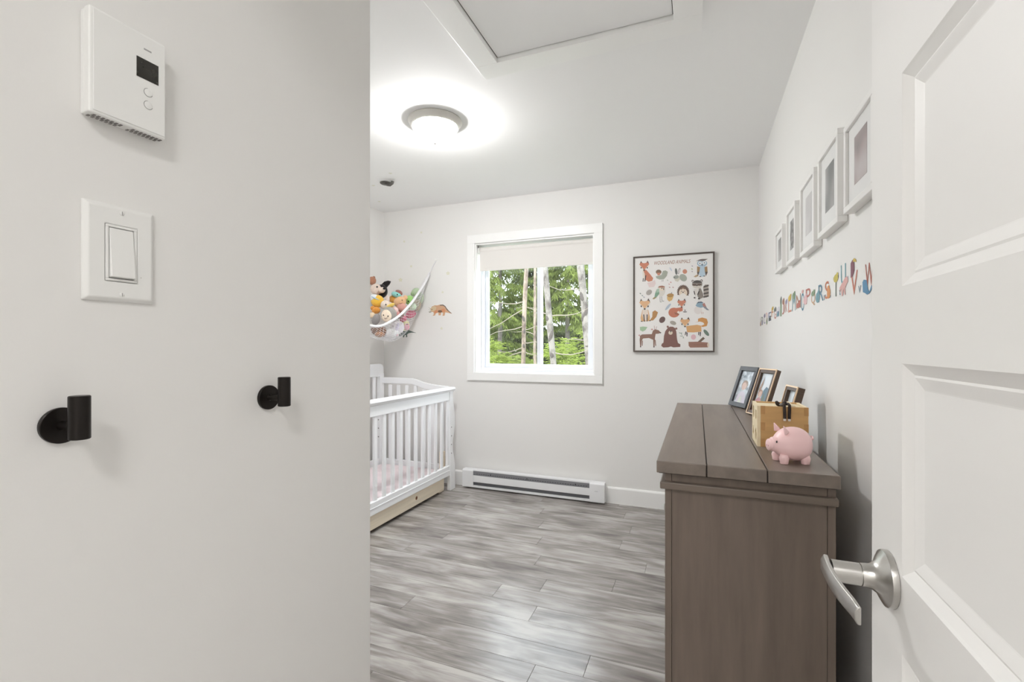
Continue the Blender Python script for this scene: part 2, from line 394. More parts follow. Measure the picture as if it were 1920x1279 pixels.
c = tz(277, 95); obj('maker_mark', MB().box(WXF+.0200, WXF+.0207, c.y-.0042, c.y+.0042, c.z-.0009, c.z+.0009), ink((150, 148, 148)), th)
for i in range(17):
    if i in (7, 8): continue
    yy = t0+.006+i*(t1-t0-.011)/16
    obj('vent_slot', MB().box(WXF+.0105, WXF+.0165, yy, yy+.0024, tz0+.0004, tz0+.0012), ink((96, 92, 90)), th)
    obj('vent_slot', MB().box(WXF+.003, WXF+.0075, yy-.001, yy+.0014, tz0+.0014, tz0+.0022), ink((120, 116, 114)), th)

s0, s1, sz0, sz1 = .3118, .3862, 1.2525, 1.3665
sp = thing('light_switch', 'white rocker light switch in a screwed wall plate below the thermostat', 'switch', (WXF, (s0+s1)/2, sz0))
cy, cz = (s0+s1)/2, (sz0+sz1)/2
rw, rh = .0168, .0335
def hole_plate(mb, y0, y1, z0, z1, xb, xf, e):
    o = [(y0, z0), (y1, z0), (y1, z1), (y0, z1)]; o2 = [(y0+e, z0+e), (y1-e, z0+e), (y1-e, z1-e), (y0+e, z1-e)]
    h = [(cy-rw, cz-rh), (cy+rw, cz-rh), (cy+rw, cz+rh), (cy-rw, cz+rh)]
    vs = [(xb,)+p for p in o]+[(xb+.0025,)+p for p in o]+[(xf,)+p for p in o2]+[(xf,)+p for p in h]+[(xf-.003,)+p for p in h]
    fs = [(k*4+i, k*4+(i+1) % 4, k*4+4+(i+1) % 4, k*4+4+i) for k in range(4) for i in range(4)]
    return mb.add(vs, fs)
obj('wall_plate', hole_plate(MB(), s0, s1, sz0, sz1, WXF+.0002, WXF+.0062, .0045), PLASTIC, sp, bevel=.0012, seg=2)
fr = MB()
g = .0005
for a in ((cy-rw+g, cy+rw-g, cz+rh-.0035, cz+rh-g), (cy-rw+g, cy+rw-g, cz-rh+g, cz-rh+.0035), (cy-rw+g, cy-rw+.0035, cz-rh+.0035, cz+rh-.0035), (cy+rw-.0035, cy+rw-g, cz-rh+.0035, cz+rh-.0035)):
    fr.box(WXF+.002, WXF+.0068, *a)
obj('switch_frame', fr, PLASTIC, sp, bevel=.0006)
ry0, ry1, rz0, rz1 = cy-rw+.0042, cy+rw-.0042, cz-rh+.0042, cz+rh-.0042
vs = [(WXF+.002, ry0, rz0), (WXF+.002, ry1, rz0), (WXF+.002, ry1, rz1), (WXF+.002, ry0, rz1), (WXF+.0112, ry0, rz0+.001), (WXF+.0112, ry1, rz0+.001), (WXF+.0062, ry1, rz1), (WXF+.0062, ry0, rz1)]
obj('rocker', MB().add(vs, [(3,2,1,0), (4,5,6,7), (0,1,5,4), (1,2,6,5), (2,3,7,6), (3,0,4,7)]), PLASTIC, sp, bevel=.0008)
for zz in (sz1-.0085, sz0+.0085):
    sc_ = obj('screw', MB().lathe([(.0026, 0), (.0026, .0009), (.0018, .0014), (0, .0015)], (WXF+.0058, cy, zz), 'x', 18), PLASTIC, sp)
    obj('screw_slot', MB().box(WXF+.0068, WXF+.0075, cy-.00035, cy+.00035, zz-.002, zz+.002), ink((150, 148, 146)), sc_)
obj('indicator_dot', MB().lathe([(.0005, 0), (.0005, .0004), (0, .0005)], (WXF+.0061, cy+rw+.004, cz-rh+.008), 'x', 10), ink((170, 166, 162)), sp)

def wall_hook(y, z, label):
    h = thing('wall_hook', label, 'hook', (WXF, y, z), group='black bronze hooks on the entry wall')
    obj('backplate', MB().lathe([(0, 0), (.0192, 0), (.0194, .0005), (.0194, .0042), (.0186, .005), (.0, .0052)][1:], (WXF+.0002, y, z), 'x', 48), BRONZE, h)
    obj('stem', MB().lathe([(.006, .004), (.0045, .007), (.0045, .036)], (WXF, y, z), 'x', 20), BRONZE, h)
    obj('peg', MB().lathe([(.0086, -.021), (.0094, -.0202), (.0094, .0242), (.0086, .025)], (WXF+.036, y, z+.0085), 'z', 32), BRONZE, h)
wall_hook(.2935, 1.1140, 'dark bronze peg hook on round plate, nearest below the light switch')
wall_hook(.558, 1.1175, 'dark bronze peg hook on round plate, farther one near the wall corner')

# ------------------------------------------------------------------ bedroom ceiling lamp, and two fill lamps added in the hallway
DOME = emit('lit_frosted_glass', (1.0, .993, .988), LAMP)
DOME2 = emit('hall_fill_glass', (1.0, .99, .98), HALL_FILL)
def flush_lamp(x, y, label, dome, s=1.0):
    l = thing('ceiling_lamp', label, 'lamp', (x, y, ZC))
    RIM = mat('satin_lamp_rim', (205, 202, 196), .35, metal=.35)
    obj('rim', MB().lathe([(.135*s, -.0005), (.146*s, -.001), (.148*s, -.006), (.144*s, -.014), (.138*s, -.020), (.132*s, -.034), (.126*s, -.037), (.118*s, -.034)], (x, y, ZC), 'z', 64), RIM, l)
    pr = [(.122*s*(1-q/15), -.034-.078*(1-(1-q/15)**1.7)) for q in range(16)]
    obj('glass_bowl', MB().lathe(pr[:-1]+[(0.0001, -.112)], (x, y, ZC), 'z', 64), dome, l)
    obj('finial', MB().lathe([(.010, -.110), (.0105, -.115), (.006, -.118), (.007, -.123), (.004, -.127), (0, -.128)], (x, y, ZC), 'z', 20), NICKEL, l)
flush_lamp(-1.345, 2.25, 'lit flush ceiling lamp with frosted glass bowl and satin rim', DOME)
flush_lamp(.34, -.95, 'wide fill lamp added unseen on the hallway ceiling, right of the doorway', DOME2, 1.7)  # unseen lamp, added to brighten the entry wall
flush_lamp(-.80, -.95, 'wide fill lamp added unseen on the hallway ceiling, left of the doorway', DOME2, 1.75)  # unseen lamp, added to brighten the door and right wall

# small dark fitting on the ceiling above the crib
c = Vector((-2.17, 2.94, ZC))
fit = thing('ceiling_hook', 'small dark grey hook fitting on the ceiling above the crib', 'hook', c)
DG = mat('dark_grey_metal', (92, 90, 86), .5, metal=.3)
obj('mount_plate', MB().lathe([(.042, -.0005), (.042, -.006), (.034, -.012), (.006, -.014)], c+Vector((-.03, .018, 0)), 'z', 24), DG, fit)
obj('hook_arm', MB().tube([c+Vector((-.03, .018, -.008)), c+Vector((0, 0, -.024)), c+Vector((.03, -.012, -.034)), c+Vector((.056, -.018, -.026)), c+Vector((.06, -.018, -.012))], .012, 10), DG, fit)

# ------------------------------------------------------------------ dresser
def wood(name, rgb, stretch, rough=.42, var=.16):
    return mat(name, rgb, rough, spec=.4, var=var, vscale=1, stretch=stretch, bump=.05, bscale=1, rand=1)
DW = wood('taupe_wood_upright', (118, 105, 95), (26, 26, 2.6)); DT = wood('taupe_wood_lengthwise', (124, 113, 104), (24, 2.2, 24), .36)
DXC = wood('taupe_wood_crosswise', (116, 104, 94), (2.6, 24, 24))
d0, d1, e0, e1, dh = -.10, .307, 1.282, 2.635, .90
dr = thing('dresser', 'long taupe wooden dresser against the right wall holding frames and toys', 'dresser', ((d0+d1)/2, (e0+e1)/2, 0))
gx1 = at_Y(1335, 871, 1.29); gx1 = -.100+.1215; gx2 = -.100+.2575
for a, b_ in ((d0, gx1-.0012), (gx1+.0012, gx2-.0012), (gx2+.0012, d1)):
    obj('top_board', MB().box(a, b_, e0, e1, dh-.031, dh), DT, dr, bevel=.0018)
obj('top_core', MB().box(d0+.006, d1-.006, e0+.006, e1-.006, dh-.033, dh-.004), mat('dark_groove_wood', (52, 45, 40), .7), dr)
b0, b1, f0, f1 = -.080, .302, 1.302, 2.615
obj('frieze', MB().box(b0+.008, b1-.004, f0+.008, f1-.008, dh-.062, dh-.0335), DXC, dr)
obj('moulding', MB().box(b0-.012, b1+.003, f0-.014, f1+.012, dh-.0745, dh-.0555), DXC, dr, bevel=.003)
ps = .0165
for (xx, yy) in ((b0, f0), (b1-ps, f0), (b0, f1-ps), (b1-ps, f1-ps)):
    obj('corner_post', MB().box(xx, xx+ps, yy, yy+ps+.02, 0, dh-.034) if yy < 2 else MB().box(xx, xx+ps, yy-.02, yy+ps, 0, dh-.034), DW, dr, bevel=.0012)
for yy in (f0+.003, f1-.015): obj('side_panel', MB().box(b0+ps+.0008, b1-ps-.0008, yy, yy+.012, .05, dh-.034), DW, dr)
obj('back_panel', MB().box(b1-.008, b1-.002, f0+.04, f1-.04, .05, dh-.034), DW, dr)
obj('carcass', MB().box(b0+.022, b1-.010, f0+.018, f1-.018, .045, dh-.036), mat('dark_groove_wood', (52, 45, 40), .7), dr)
nc, nr = 2, 4
for i in range(nc):
    for j in range(nr):
        y0 = f0+.045+i*(f1-f0-.09)/nc; y1 = f0+.045+(i+1)*(f1-f0-.09)/nc; z0 = .06+j*.1875; z1 = z0+.1875
        dw = obj('drawer', MB().box(b0+.001, b0+.021, y0+.003, y1-.003, z0+.003, z1-.003), DT, dr, bevel=.002)
        for q in (.22, .78):
            k = y0+(y1-y0)*q
            obj('knob', MB().lathe([(.004, 0), (.004, -.006), (.011, -.009), (.0115, -.012), (.008, -.0145), (0, -.015)], (b0+.001, k, (z0+z1)/2), 'x', 20), NICKEL, dw)

# ------------------------------------------------------------------ electric baseboard heater
h0, h1 = -1.856, -.653
hp = thing('baseboard_heater', 'long white electric baseboard heater with grey slots under the window', 'heater', ((h0+h1)/2, YF-.04, .012))
HW = mat('white_enamel', (240, 241, 243), .35, spec=.45)
yb, yf = YF-.0138, YF-.072
obj('back_plate', MB().box(h0+.002, h1-.002, yb-.006, yb, .012, .160), HW, hp)
for x0, x1 in ((h0, h0+.10), (h1-.115, h1)):
    obj('end_cap', MB().prism([(x0, yb-.006, .012), (x0, yf, .012), (x0, yf, .148), (x0, yf+.012, .160), (x0, yb-.006, .160)], (x1-x0, 0, 0)), HW, hp, bevel=.002)
x0, x1 = h0+.1005, h1-.1155
obj('front_panel', MB().box(x0, x1, yf+.001, yf+.004, .058, .114), HW, hp, bevel=.001)
obj('bottom_lip', MB().box(x0, x1, yf+.001, yb-.006, .0125, .030), HW, hp, bevel=.001)
obj('top_cover', MB().box(x0, x1, yf+.009, yb-.006, .148, .1595), HW, hp, bevel=.001)
obj('upper_grille', MB().box(x0, x1, yf+.008, yf+.012, .113, .149), GREYSLOT, hp)
obj('lower_grille', MB().box(x0, x1, yf+.014, yf+.018, .029, .060), mat('dark_grey_grille', (112, 112, 118), .5), hp)
for i in range(5): obj('wire', MB().box(x0, x1, yf+.006, yf+.0085, .032+i*.0055, .0335+i*.0055), GREYSLOT, hp)
for px in (920, 988, 1079):
    c = at_Y(px, 893, yf+.008); obj('screw', MB().lathe([(.004, 0), (.004, -.002), (0, -.0025)], (c.x, yf+.008, .131), 'y', 12), BLACKM, hp)
for i in range(46):
    xx = x0+.03+i*(x1-x0-.06)/45; obj('vent_slot', MB().box(xx, xx+.012, yf+.0070, yf+.0082, .124, .127), DARKSLOT, hp)
obj('maker_mark', MB().box(h1-.075, h1-.05, yf-.0006, yf, .095, .0975), ink((170, 172, 178)), hp)

# ------------------------------------------------------------------ crib
CX, CB = -1.92, -2.62                # front face, headboard
c0, c1 = 2.10, 3.42                  # span between the posts
crib = thing('crib', 'white slatted wooden crib beside the left wall in the far corner', 'crib', (-2.29, 2.8, 0))
def spost(xc, ye, sgn, top, name='post'):
    # flat shaped post, outer edge waved like the photo's
    prof = [(.0, .018), (.12, .060), (.20, .062), (.26, .048), (.33, .024), (.40, .022), (.47, .044), (.54, .064), (.60, .064), (.66, .050), (.73, .032), (top-.06, .026), (top, .030)]
    prof[0] = (.0, .066)
    pts = [(xc, ye+sgn*y, z) for z, y in prof]+[(xc, ye-sgn*.028, top), (xc, ye-sgn*.028, .30), (xc, ye-sgn*.022, .12), (xc, ye-sgn*.018, 0)]
    return obj(name, MB().prism(pts, (.036, 0, 0)), CRIBW, crib, bevel=.006, seg=3)
DOT = ink((130, 128, 128))
for ye, sg in ((c1+.028, 1), (c0-.028, -1)):
    p = spost(CX-.018, ye, sg, .842)
    for k in range(4): obj('peg_hole', MB().lathe([(.0055, 0), (.0055, .0012), (0, .0013)], (CX+.0178, ye-sg*.005, .31+k*.072), 'x', 12), DOT, p)
    p = obj('back_post', MB().box(CB-.02, CB+.02, ye-.028, ye+.028, 0, .96), CRIBW, crib, bevel=.005)
    for k in range(4): obj('peg_hole', MB().lathe([(.006, 0), (.006, -.001), (0, -.0012)], (CB, ye-sg*.0278, .40+k*.075), 'y', 12), DOT, p)
# front: cap rail, top board, slats, bottom board
capp = [(-.030, .836), (-.034, .846), (-.026, .857), (.020, .857), (.032, .848), (.033, .838), (.022, .833), (.020, .824), (.014, .818), (-.014, .818), (-.02, .824)]
obj('cap_rail', MB().prism([(CX+x, c0-.06, z) for x, z in capp], (0, c1-c0+.135, 0)), CRIBW, crib, bevel=.003)
obj('top_rail', MB().box(CX-.013, CX+.013, c0, c1, .751, .819), CRIBW, crib, bevel=.003)
obj('bottom_rail', MB().box(CX-.014, CX+.014, c0, c1, .129, .212), CRIBW, crib, bevel=.004)
obj('rail_bead', MB().box(CX+.0135, CX+.0165, c0, c1, .168, .176), CRIBW, crib, bevel=.001)
for i in range(14):
    yy = 3.405-.0934*i
    if yy > c0+.02: obj('slat', MB().box(CX-.008, CX+.008, yy-.016, yy+.016, .205, .756), CRIBW, crib, bevel=.004)
# ends
def end_panel(yc):
    key = [(-2.60, .9225), (-2.45, .9235), (-2.30, .922), (-2.24, .909), (-2.19, .893), (-2.13, .880), (-2.07, .872), (-2.0, .866), (-1.938, .862)]
    up = [(x, yc-.014, z) for x, z in key]; lo = [(x, yc-.014, z-.052) for x, z in reversed(key)]
    obj('end_rail', MB().prism(up+lo, (0, .028, 0)), CRIBW, crib, bevel=.005)
    obj('end_bottom_rail', MB().box(-2.60, -1.938, yc-.013, yc+.013, .150, .205), CRIBW, crib, bevel=.003)
    for i in range(7):
        xx = -2.525+.087*i; zt = .86 if xx < -2.25 else .83
        obj('slat', MB().box(xx-.016, xx+.016, yc-.008, yc+.008, .20, zt), CRIBW, crib, bevel=.004)
end_panel(3.462); end_panel(2.058)
# headboard along the wall
y0, y1 = c0-.06, c1+.06
hb = [(CB-.012, y0, .93), (CB-.012, y1, .93), (CB-.012, y1, 1.005), (CB-.012, y1-.008, 1.024), (CB-.012, y1-.024, 1.038), (CB-.012, y1-.05, 1.043), (CB-.012, y0+.05, 1.043), (CB-.012, y0+.024, 1.038), (CB-.012, y0+.008, 1.024), (CB-.012, y0, 1.005)]
obj('headboard', MB().prism(hb, (.024, 0, 0)), CRIBW, crib, bevel=.004)
obj('back_bottom_rail', MB().box(CB-.012, CB+.012, c0, c1, .15, .21), CRIBW, crib, bevel=.003)
for i in range(14):
    yy = 3.36-.09*i; obj('slat', MB().box(CB-.008, CB+.008, yy-.016, yy+.016, .205, .935), CRIBW, crib, bevel=.004)
PINK = mat('pink_sheet', (232, 218, 221), .9, spec=.1, sheen=.2, var=.06, vscale=14, bump=.12, bscale=40)
obj_m = obj('crib_mattress', MB().box(-2.58, -1.955, 2.10, 3.42, .06, .176), PINK, origin=(-2.27, 2.76, .06), bevel=.03, seg=4)
tag(obj_m, 'thin crib mattress in a pale pink sheet inside the white crib', 'mattress')
PINE = mat('raw_pine', (243, 231, 210), .6, spec=.3, var=.09, vscale=1, stretch=(30, 2, 40), bump=.04, bscale=1)
pb = thing('pine_base', 'raw pine board base with a dark knot under the crib front', 'bed base', (-2.25, 2.75, 0))
obj('front_board', MB().box(CX-.034, CX-.010, c0+.012, c1-.05, .026, .1285), PINE, pb, bevel=.002)
for yy in (c1-.055, c0+.05): obj('corner_block', MB().box(CX-.09, CX-.0365, yy-.03, yy+.05, .0005, .1285), PINE, pb, bevel=.002)
obj('support_block', MB().box(CX-.06, CX-.026, c1-.045, c1-.002, .13, .33), PINE, crib, bevel=.002, label='raw pine support block')
for xx in (-2.55, -2.25): obj('cross_slat', MB().box(xx, xx+.05, c0+.02, c1-.02, .02, .058), PINE, pb, bevel=.002)
kc = Vector((CX-.010, at_X(781, 934, CX-.01).y, at_X(781, 934, CX-.01).z))
obj('knot', MB().lathe([(.014, 0), (.013, .0006), (0, .0008)], kc, 'x', 20), mat('knot_wood', (150, 104, 66), .6, var=.3, vscale=160), pb)
obj('knot_heart', MB().lathe([(.0075, 0), (.007, .0012), (0, .0014)], kc, 'x', 16), mat('knot_heart_wood', (92, 58, 36), .6), pb)

# ------------------------------------------------------------------ things on the dresser
def photo_mat(name, stops, scale=8, contrast=(.35, .65), axis=None, detail=1.5):
    m = bpy.data.materials.new(name); m.use_nodes = True; nt = m.node_tree; n = nt.nodes; b = n['Principled BSDF']; b.inputs['Roughness'].default_value = .35
    tc = n.new('ShaderNodeTexCoord'); no = n.new('ShaderNodeTexNoise'); no.inputs['Scale'].default_value = scale; no.inputs['Detail'].default_value = detail
    mp = n.new('ShaderNodeMapping'); mp.inputs['Location'].default_value = (random.uniform(0, 9), random.uniform(0, 9), random.uniform(0, 9))
    nt.links.new(tc.outputs['Object'], mp.inputs[0]); nt.links.new(mp.outputs[0], no.inputs[0])
    mr = n.new('ShaderNodeMapRange'); mr.inputs[1].default_value, mr.inputs[2].default_value = contrast; nt.links.new(no.outputs[0], mr.inputs[0])
    r = n.new('ShaderNodeValToRGB'); e = r.color_ramp.elements
    e[0].color = lin(stops[0])+(1,); e[1].color = lin(stops[-1])+(1,)
    for i, c in enumerate(stops[1:-1]): x = e.new((i+1)/(len(stops)-1)); x.color = lin(c)+(1,)
    nt.links.new(mr.outputs[0], r.inputs[0]); nt.links.new(r.outputs[0], b.inputs['Base Color']); return m
def stand_frame(name, label, base, phi, lean, w, h, t, border, fm, edge, photo, prints, mat_border=0):
    f = thing(name, label, 'photo frame', base, (-lean, 0, phi), group='standing photo frames on the dresser')
    rails = ((-w/2, w/2, h-border, h), (-w/2, w/2, 0, border), (-w/2, -w/2+border, border, h-border), (w/2-border, w/2, border, h-border))
    for r in rails: obj('rail', MB().box(r[0], r[1], -t, -.0005, r[2], r[3]), fm, f, local=True, bevel=.0012)
    if edge:
        o = obj('gilt_edge', MB().box(-w/2-.0015, w/2+.0015, -t-.0025, -t+.001, h-.004, h+.0012).box(-w/2-.0015, w/2+.0015, -t-.0025, -t+.001, -.0012+.0012, .004).box(-w/2-.0015, -w/2+.003, -t-.0025, -t+.001, .004, h-.004).box(w/2-.003, w/2+.0015, -t-.0025, -t+.001, .004, h-.004), edge, f, local=True)
    b = border+mat_border
    obj('backing', MB().box(-w/2+.002, w/2-.002, -.003, -.0006, .002, h-.002), mat('brown_card', (96, 84, 74), .8), f, local=True)
    x0, x1, z0, z1 = -w/2+border, w/2-border, border, h-border
    ph = obj('photo_print', MB().box(x0, x1, -t*.45-.001, -t*.45, z0, z1), photo, f, local=True)
    for k, (col, shp) in enumerate(prints):
        yy = -t*.45-.0012-.0002*k
        obj('printed_figure', MB().prism([(x0+(x1-x0)*u, yy, z0+(z1-z0)*v) for u, v in shp], (0, -.0001, 0)), ink(col), ph, local=True)
    obj('glass', MB().box(x0-.001, x1+.001, -t*.45-.0045, -t*.45-.0035, z0-.001, z1+.001), ACRYL, f, local=True)
    obj('easel_strut', MB().add([(-.02, .0004, h*.62), (.02, .0004, h*.62), (.03, .0004+h*.0, .01), (-.03, .0004, .01), (-.02, .003, h*.62), (.02, .003, h*.62), (.03, h*.16, .004+.06*h), (-.03, h*.16, .004+.06*h)],
        [(0,1,5,4), (4,5,6,7), (3,7,6,2), (0,4,7,3), (1,2,6,5), (0,3,2,1)]), mat('brown_card', (96, 84, 74), .8), f, local=True)
    return f
def oval(cx, cy, rx, ry, n=20): return [(cx+rx*math.cos(2*PI*i/n), cy+ry*math.sin(2*PI*i/n)) for i in range(n)]
SLATE = mat('slate_grey_wood', (84, 86, 90), .5, spec=.4, var=.12, vscale=30); WAL = mat('walnut_frame', (92, 74, 62), .5, var=.15, vscale=40); GILT = mat('pale_gilt', (226, 196, 160), .4, metal=.2)
ph1 = photo_mat('pale_outdoor_photo', [(70, 84, 92), (160, 168, 176), (206, 214, 220)], 34, (.3, .62), detail=4)
ph2 = photo_mat('pale_sky_photo', [(196, 208, 216), (222, 228, 232)], 20)
stand_frame('photo_frame', 'slate grey standing frame with a child portrait, farthest on the dresser', (.190, 2.54, dh+.0002), math.radians(-65.5), math.radians(19), .155, .205, .018, .022, SLATE, None, ph1,
    [((186, 176, 190), [(.12, .0), (.88, .0), (.80, .22), (.62, .36), (.38, .36), (.2, .24)]), ((150, 128, 112), oval(.5, .56, .24, .15)), ((214, 182, 168), oval(.48, .52, .17, .125)), ((200, 205, 190), [(.3, .0), (.6, .0), (.55, .18), (.4, .2)])])
stand_frame('photo_frame', 'walnut frame with gilt edge showing a child in pink, middle of three', (.242, 2.255, dh+.0002), math.radians(-65.5), math.radians(18), .122, .205, .020, .018, WAL, GILT, ph2,
    [((92, 118, 136), [(.4, .0), (1, .0), (1, .64), (.8, .62), (.62, .66), (.46, .55)]), ((96, 112, 98), [(.45, .3), (.6, .5), (.7, .3), (.6, .1)]), ((196, 136, 146), [(.0, .0), (.62, .0), (.58, .16), (.44, .34), (.2, .36), (.05, .28)]), ((170, 130, 110), oval(.27, .47, .19, .10)), ((216, 182, 168), oval(.29, .44, .14, .085)), ((150, 112, 84), [(.05, .55), (.2, .78), (.28, .9), (.3, .7), (.2, .5)])])
stand_frame('photo_frame', 'small walnut frame with gilt edge standing behind the wooden shape box', (.293, 1.895, dh+.0002), math.radians(-80), math.radians(15), .105, .158, .024, .016, WAL, GILT, ph2,
    [((96, 126, 148), [(.3, .0), (1, .0), (1, .52), (.8, .62), (.55, .54), (.35, .3)])])

# wooden shape sorter
q0, q1, r0, r1, bh = .175, .298, 1.574, 1.712, .1215
BEECH = mat('beech_face', (206, 164, 108), .5, var=.07, vscale=1, stretch=(6, 60, 60), bump=.03, bscale=1)
BEECHL = mat('beech_pale', (238, 222, 186), .5, var=.05, vscale=1, stretch=(60, 6, 60))
BDARK = mat('beech_endgrain', (190, 146, 92), .6, var=.08, vscale=90)
sb = thing('shape_sorter_box', 'wooden shape sorter box with cut-out holes beside the pink piggy bank', 'toy', ((q0+q1)/2, (r0+r1)/2, dh+.0003))
zb0, zb1 = dh+.0003, dh+bh; w9 = .009
obj('front_board', MB().box(q0+.0002, q1-.0002, r0, r0+w9, zb0, zb1), BEECH, sb, bevel=.0012)
obj('rear_board', MB().box(q0+.0002, q1-.0002, r1-w9, r1, zb0, zb1), BEECH, sb, bevel=.0012)
obj('right_board', MB().box(q1-w9, q1, r0+w9+.0003, r1-w9-.0003, zb0, zb1), BEECHL, sb, bevel=.001)
obj('bottom_board', MB().box(q0+w9, q1-w9, r0+w9, r1-w9, zb0, zb0+.006), BEECHL, sb)
for zz in range(5):
    for xx in (q0-.0002, q1-.0118):
        if zz % 2 == 0: obj('finger_joint', MB().box(xx, xx+.012, r0-.0004, r0+.004, zb0+zz*.0243, zb0+zz*.0243+.0243), BDARK, sb)
# left board made of cells, each with its hole
def holed(mb, y0, y1, z0, z1, hole, xa, xb):
    cyy, czz = (y0+y1)/2, (z0+z1)/2; n = len(hole); vs = []
    outer = []
    for (a_, b_) in hole:
        dy, dz = a_-cyy, b_-czz; k = min((y1-y0)/2/max(abs(dy), 1e-9), (z1-z0)/2/max(abs(dz), 1e-9)); outer.append([cyy+dy*k, czz+dz*k])
    for cyc, czc in ((y0, z0), (y1, z0), (y1, z1), (y0, z1)):
        i = min(range(n), key=lambda i: (outer[i][0]-cyc)**2+(outer[i][1]-czc)**2); outer[i] = [cyc, czc]
    for x in (xa, xb): vs += [(x, p[0], p[1]) for p in outer]+[(x, p[0], p[1]) for p in hole]
    fs = []
    for i in range(n):
        j = (i+1) % n
        fs += [(i, j, n+j, n+i), (2*n+i, 3*n+i, 3*n+j, 2*n+j), (n+i, n+j, 3*n+j, 3*n+i), (i, 2*n+i, 2*n+j, j)]
    mb.add(vs, fs)
def ngon(cy_, cz_, r, k, rot=0, n=32):
    out = []
    for i in range(n):
        a = 2*PI*i/n+.1; rr = r*math.cos(PI/k)/math.cos(((a-rot) % (2*PI/k))-PI/k) if k else r; out.append((cy_+rr*math.cos(a), cz_+rr*math.sin(a)))
    return out
ym, zm = (r0+r1)/2, zb0+bh*.5; lbm = MB()
cells = [(r0+w9*.0+.0003, ym, zm, zb1, 4), (ym, r1-.0003, zm, zb1, 0), (r0+.0003, ym, zb0, zm, 5), (ym, r1-.0003, zb0, zm, 3)]
for (a, b_, c_, d_, k) in cells: holed(lbm, a, b_, c_, d_, ngon((a+b_)/2, (c_+d_)/2, .021 if k else .020, k, PI/4 if k == 4 else PI/2), q0-w9, q0)
obj('side_board_with_holes', lbm, BEECHL, sb, label='pale side board with round, square and pentagon holes')
obj('lid', MB().box(q0+.001, q1-.012, r0+w9+.001, r1-w9-.001, zb1-.012, zb1-.004), BEECHL, sb)
obj('lid_batten', MB().box(q1-.04, q1-.0305, r0+w9+.001, r1-w9-.001, zb1-.004, zb1+.003), BEECHL, sb, bevel=.001)
# dark cord flopped over the box edge
DC = mat('dark_cord', (44, 32, 28), .7)
x = .243; fy = r0-.004
cd = thing('cord', 'short dark cord knotted on the shape box and hanging over its front', 'cord', (x, r0+.01, zb1))
for dx in (-.0065, .0065):
    s_ = obj('strand', MB().tube([(x+dx*.4, r0+.024, zb1+.006), (x+dx*.8, r0+.010, zb1+.008), (x+dx, r0-.002, zb1+.005), (x+dx, fy, zb1-.008), (x+dx*.9, fy, zb1-.022), (x+dx*.9, fy, zb1-.034)], .0042, 8), DC, cd)
    obj('tip', MB().lathe([(.0035, -.034), (.004, -.036), (.0035, -.0405), (0, -.041)], (x+dx*.9, fy, zb1), 'z', 12), mat('white_cord_tip', (232, 226, 216), .5), s_)
lp = [(x-.012+.012*math.cos(a), r0+.022+.009*math.sin(a), zb1+.006+.006*math.sin(2*a+1)) for a in [2*PI*i/16 for i in range(16)]]
obj('loop', MB().tube(lp, .0036, 8, closed=True), DC, cd)
obj('toggle', MB().ell((x-.010, r0+.013, zb1+.005), (.009, .005, .004), (0, 0, .4)), mat('steel_toggle', (150, 148, 146), .35, metal=.6), cd)

# piggy bank
PIG = mat('pink_glaze', (250, 212, 212), .33, spec=.4)
pc = Vector((.2225, 1.392, dh+.0003)); fa = math.radians(180+16)      # nose towards the left and a little to the camera
pig = thing('piggy_bank', 'pink piggy bank on the near corner of the dresser', 'piggy bank', pc, (0, 0, fa)); pig.scale = (.9, .9, .92)
body = MB(); prof = []
for i in range(25):
    t = i/24; xx = -.056+.104*t
    r = .0445*math.sqrt(max(0, 1-((t-.47)/.53)**2)) if t > .47 else .0445*math.sqrt(max(0, 1-((.47-t)/.47)**2.3))
    if t > .80: r = max(r, .020)
    prof.append((max(r, .0005), xx))
prof += [(.0195, .0505), (.0165, .0525), (.0160, .0535), (.0162, .0550), (.0160, .0595), (.0142, .0615), (.0002, .0620)]
bm_ = MB(); bm_.lathe(prof, (0, 0, 0), 'x', 40)
def pigz(v): # nose sits lower than the body axis, belly is flattened
    x_, y_, z_ = v; f = max(0, (x_-.02)/.045); q = math.atan2(z_, y_); s2 = abs(math.sin(2*q)) if z_ < 0 and x_ < .045 else 0
    return (x_, y_*(1+.12*s2), .0530+z_*(1.03 if z_ > 0 else 1.0)*(1+.12*s2)-.006*f)
bm_.v = [pigz(v) for v in bm_.v]
pbod = obj('body', bm_, PIG, pig, local=True, sharp=70)
for sy in (-1, 1):
    obj('ear', MB().add([(.022, sy*.010, .0895), (.030, sy*.036, .0775), (.014, sy*.030, .0895), (.034, sy*.030, .1105), (.018, sy*.024, .0835)],
        [(0, 1, 3), (1, 2, 3), (2, 0, 3), (0, 2, 4), (2, 1, 4), (1, 0, 4)], 0, True), PIG, pig, local=True, bevel=.003, seg=3, sharp=80)
    obj('eye', MB().ell((.0455, sy*.0205, .060), (.0022, .0018, .0034), (0, 0, sy*.7), 12, 8), BLACKM, pig, local=True)
    for xx in (-.030, .027):
        obj('leg', MB().lathe([(.0005, 0), (.0095, .0), (.0108, .0018), (.0113, .007), (.0130, .016), (.010, .026)], (xx, sy*.0235, 0), 'z', 20), PIG, pig, local=True, sharp=80)
obj('tail', MB().tube([(-.054, 0, .062), (-.060, .003, .067), (-.062, -.003, .071), (-.058, -.004, .074)], [.0035, .003, .0026, .0015], 8), PIG, pig, local=True)
for sy in (-1, 1): obj('nostril', MB().ell((.0618, sy*.005, .046), (.0008, .0016, .0026)), ink((196, 122, 128)), pig, local=True)

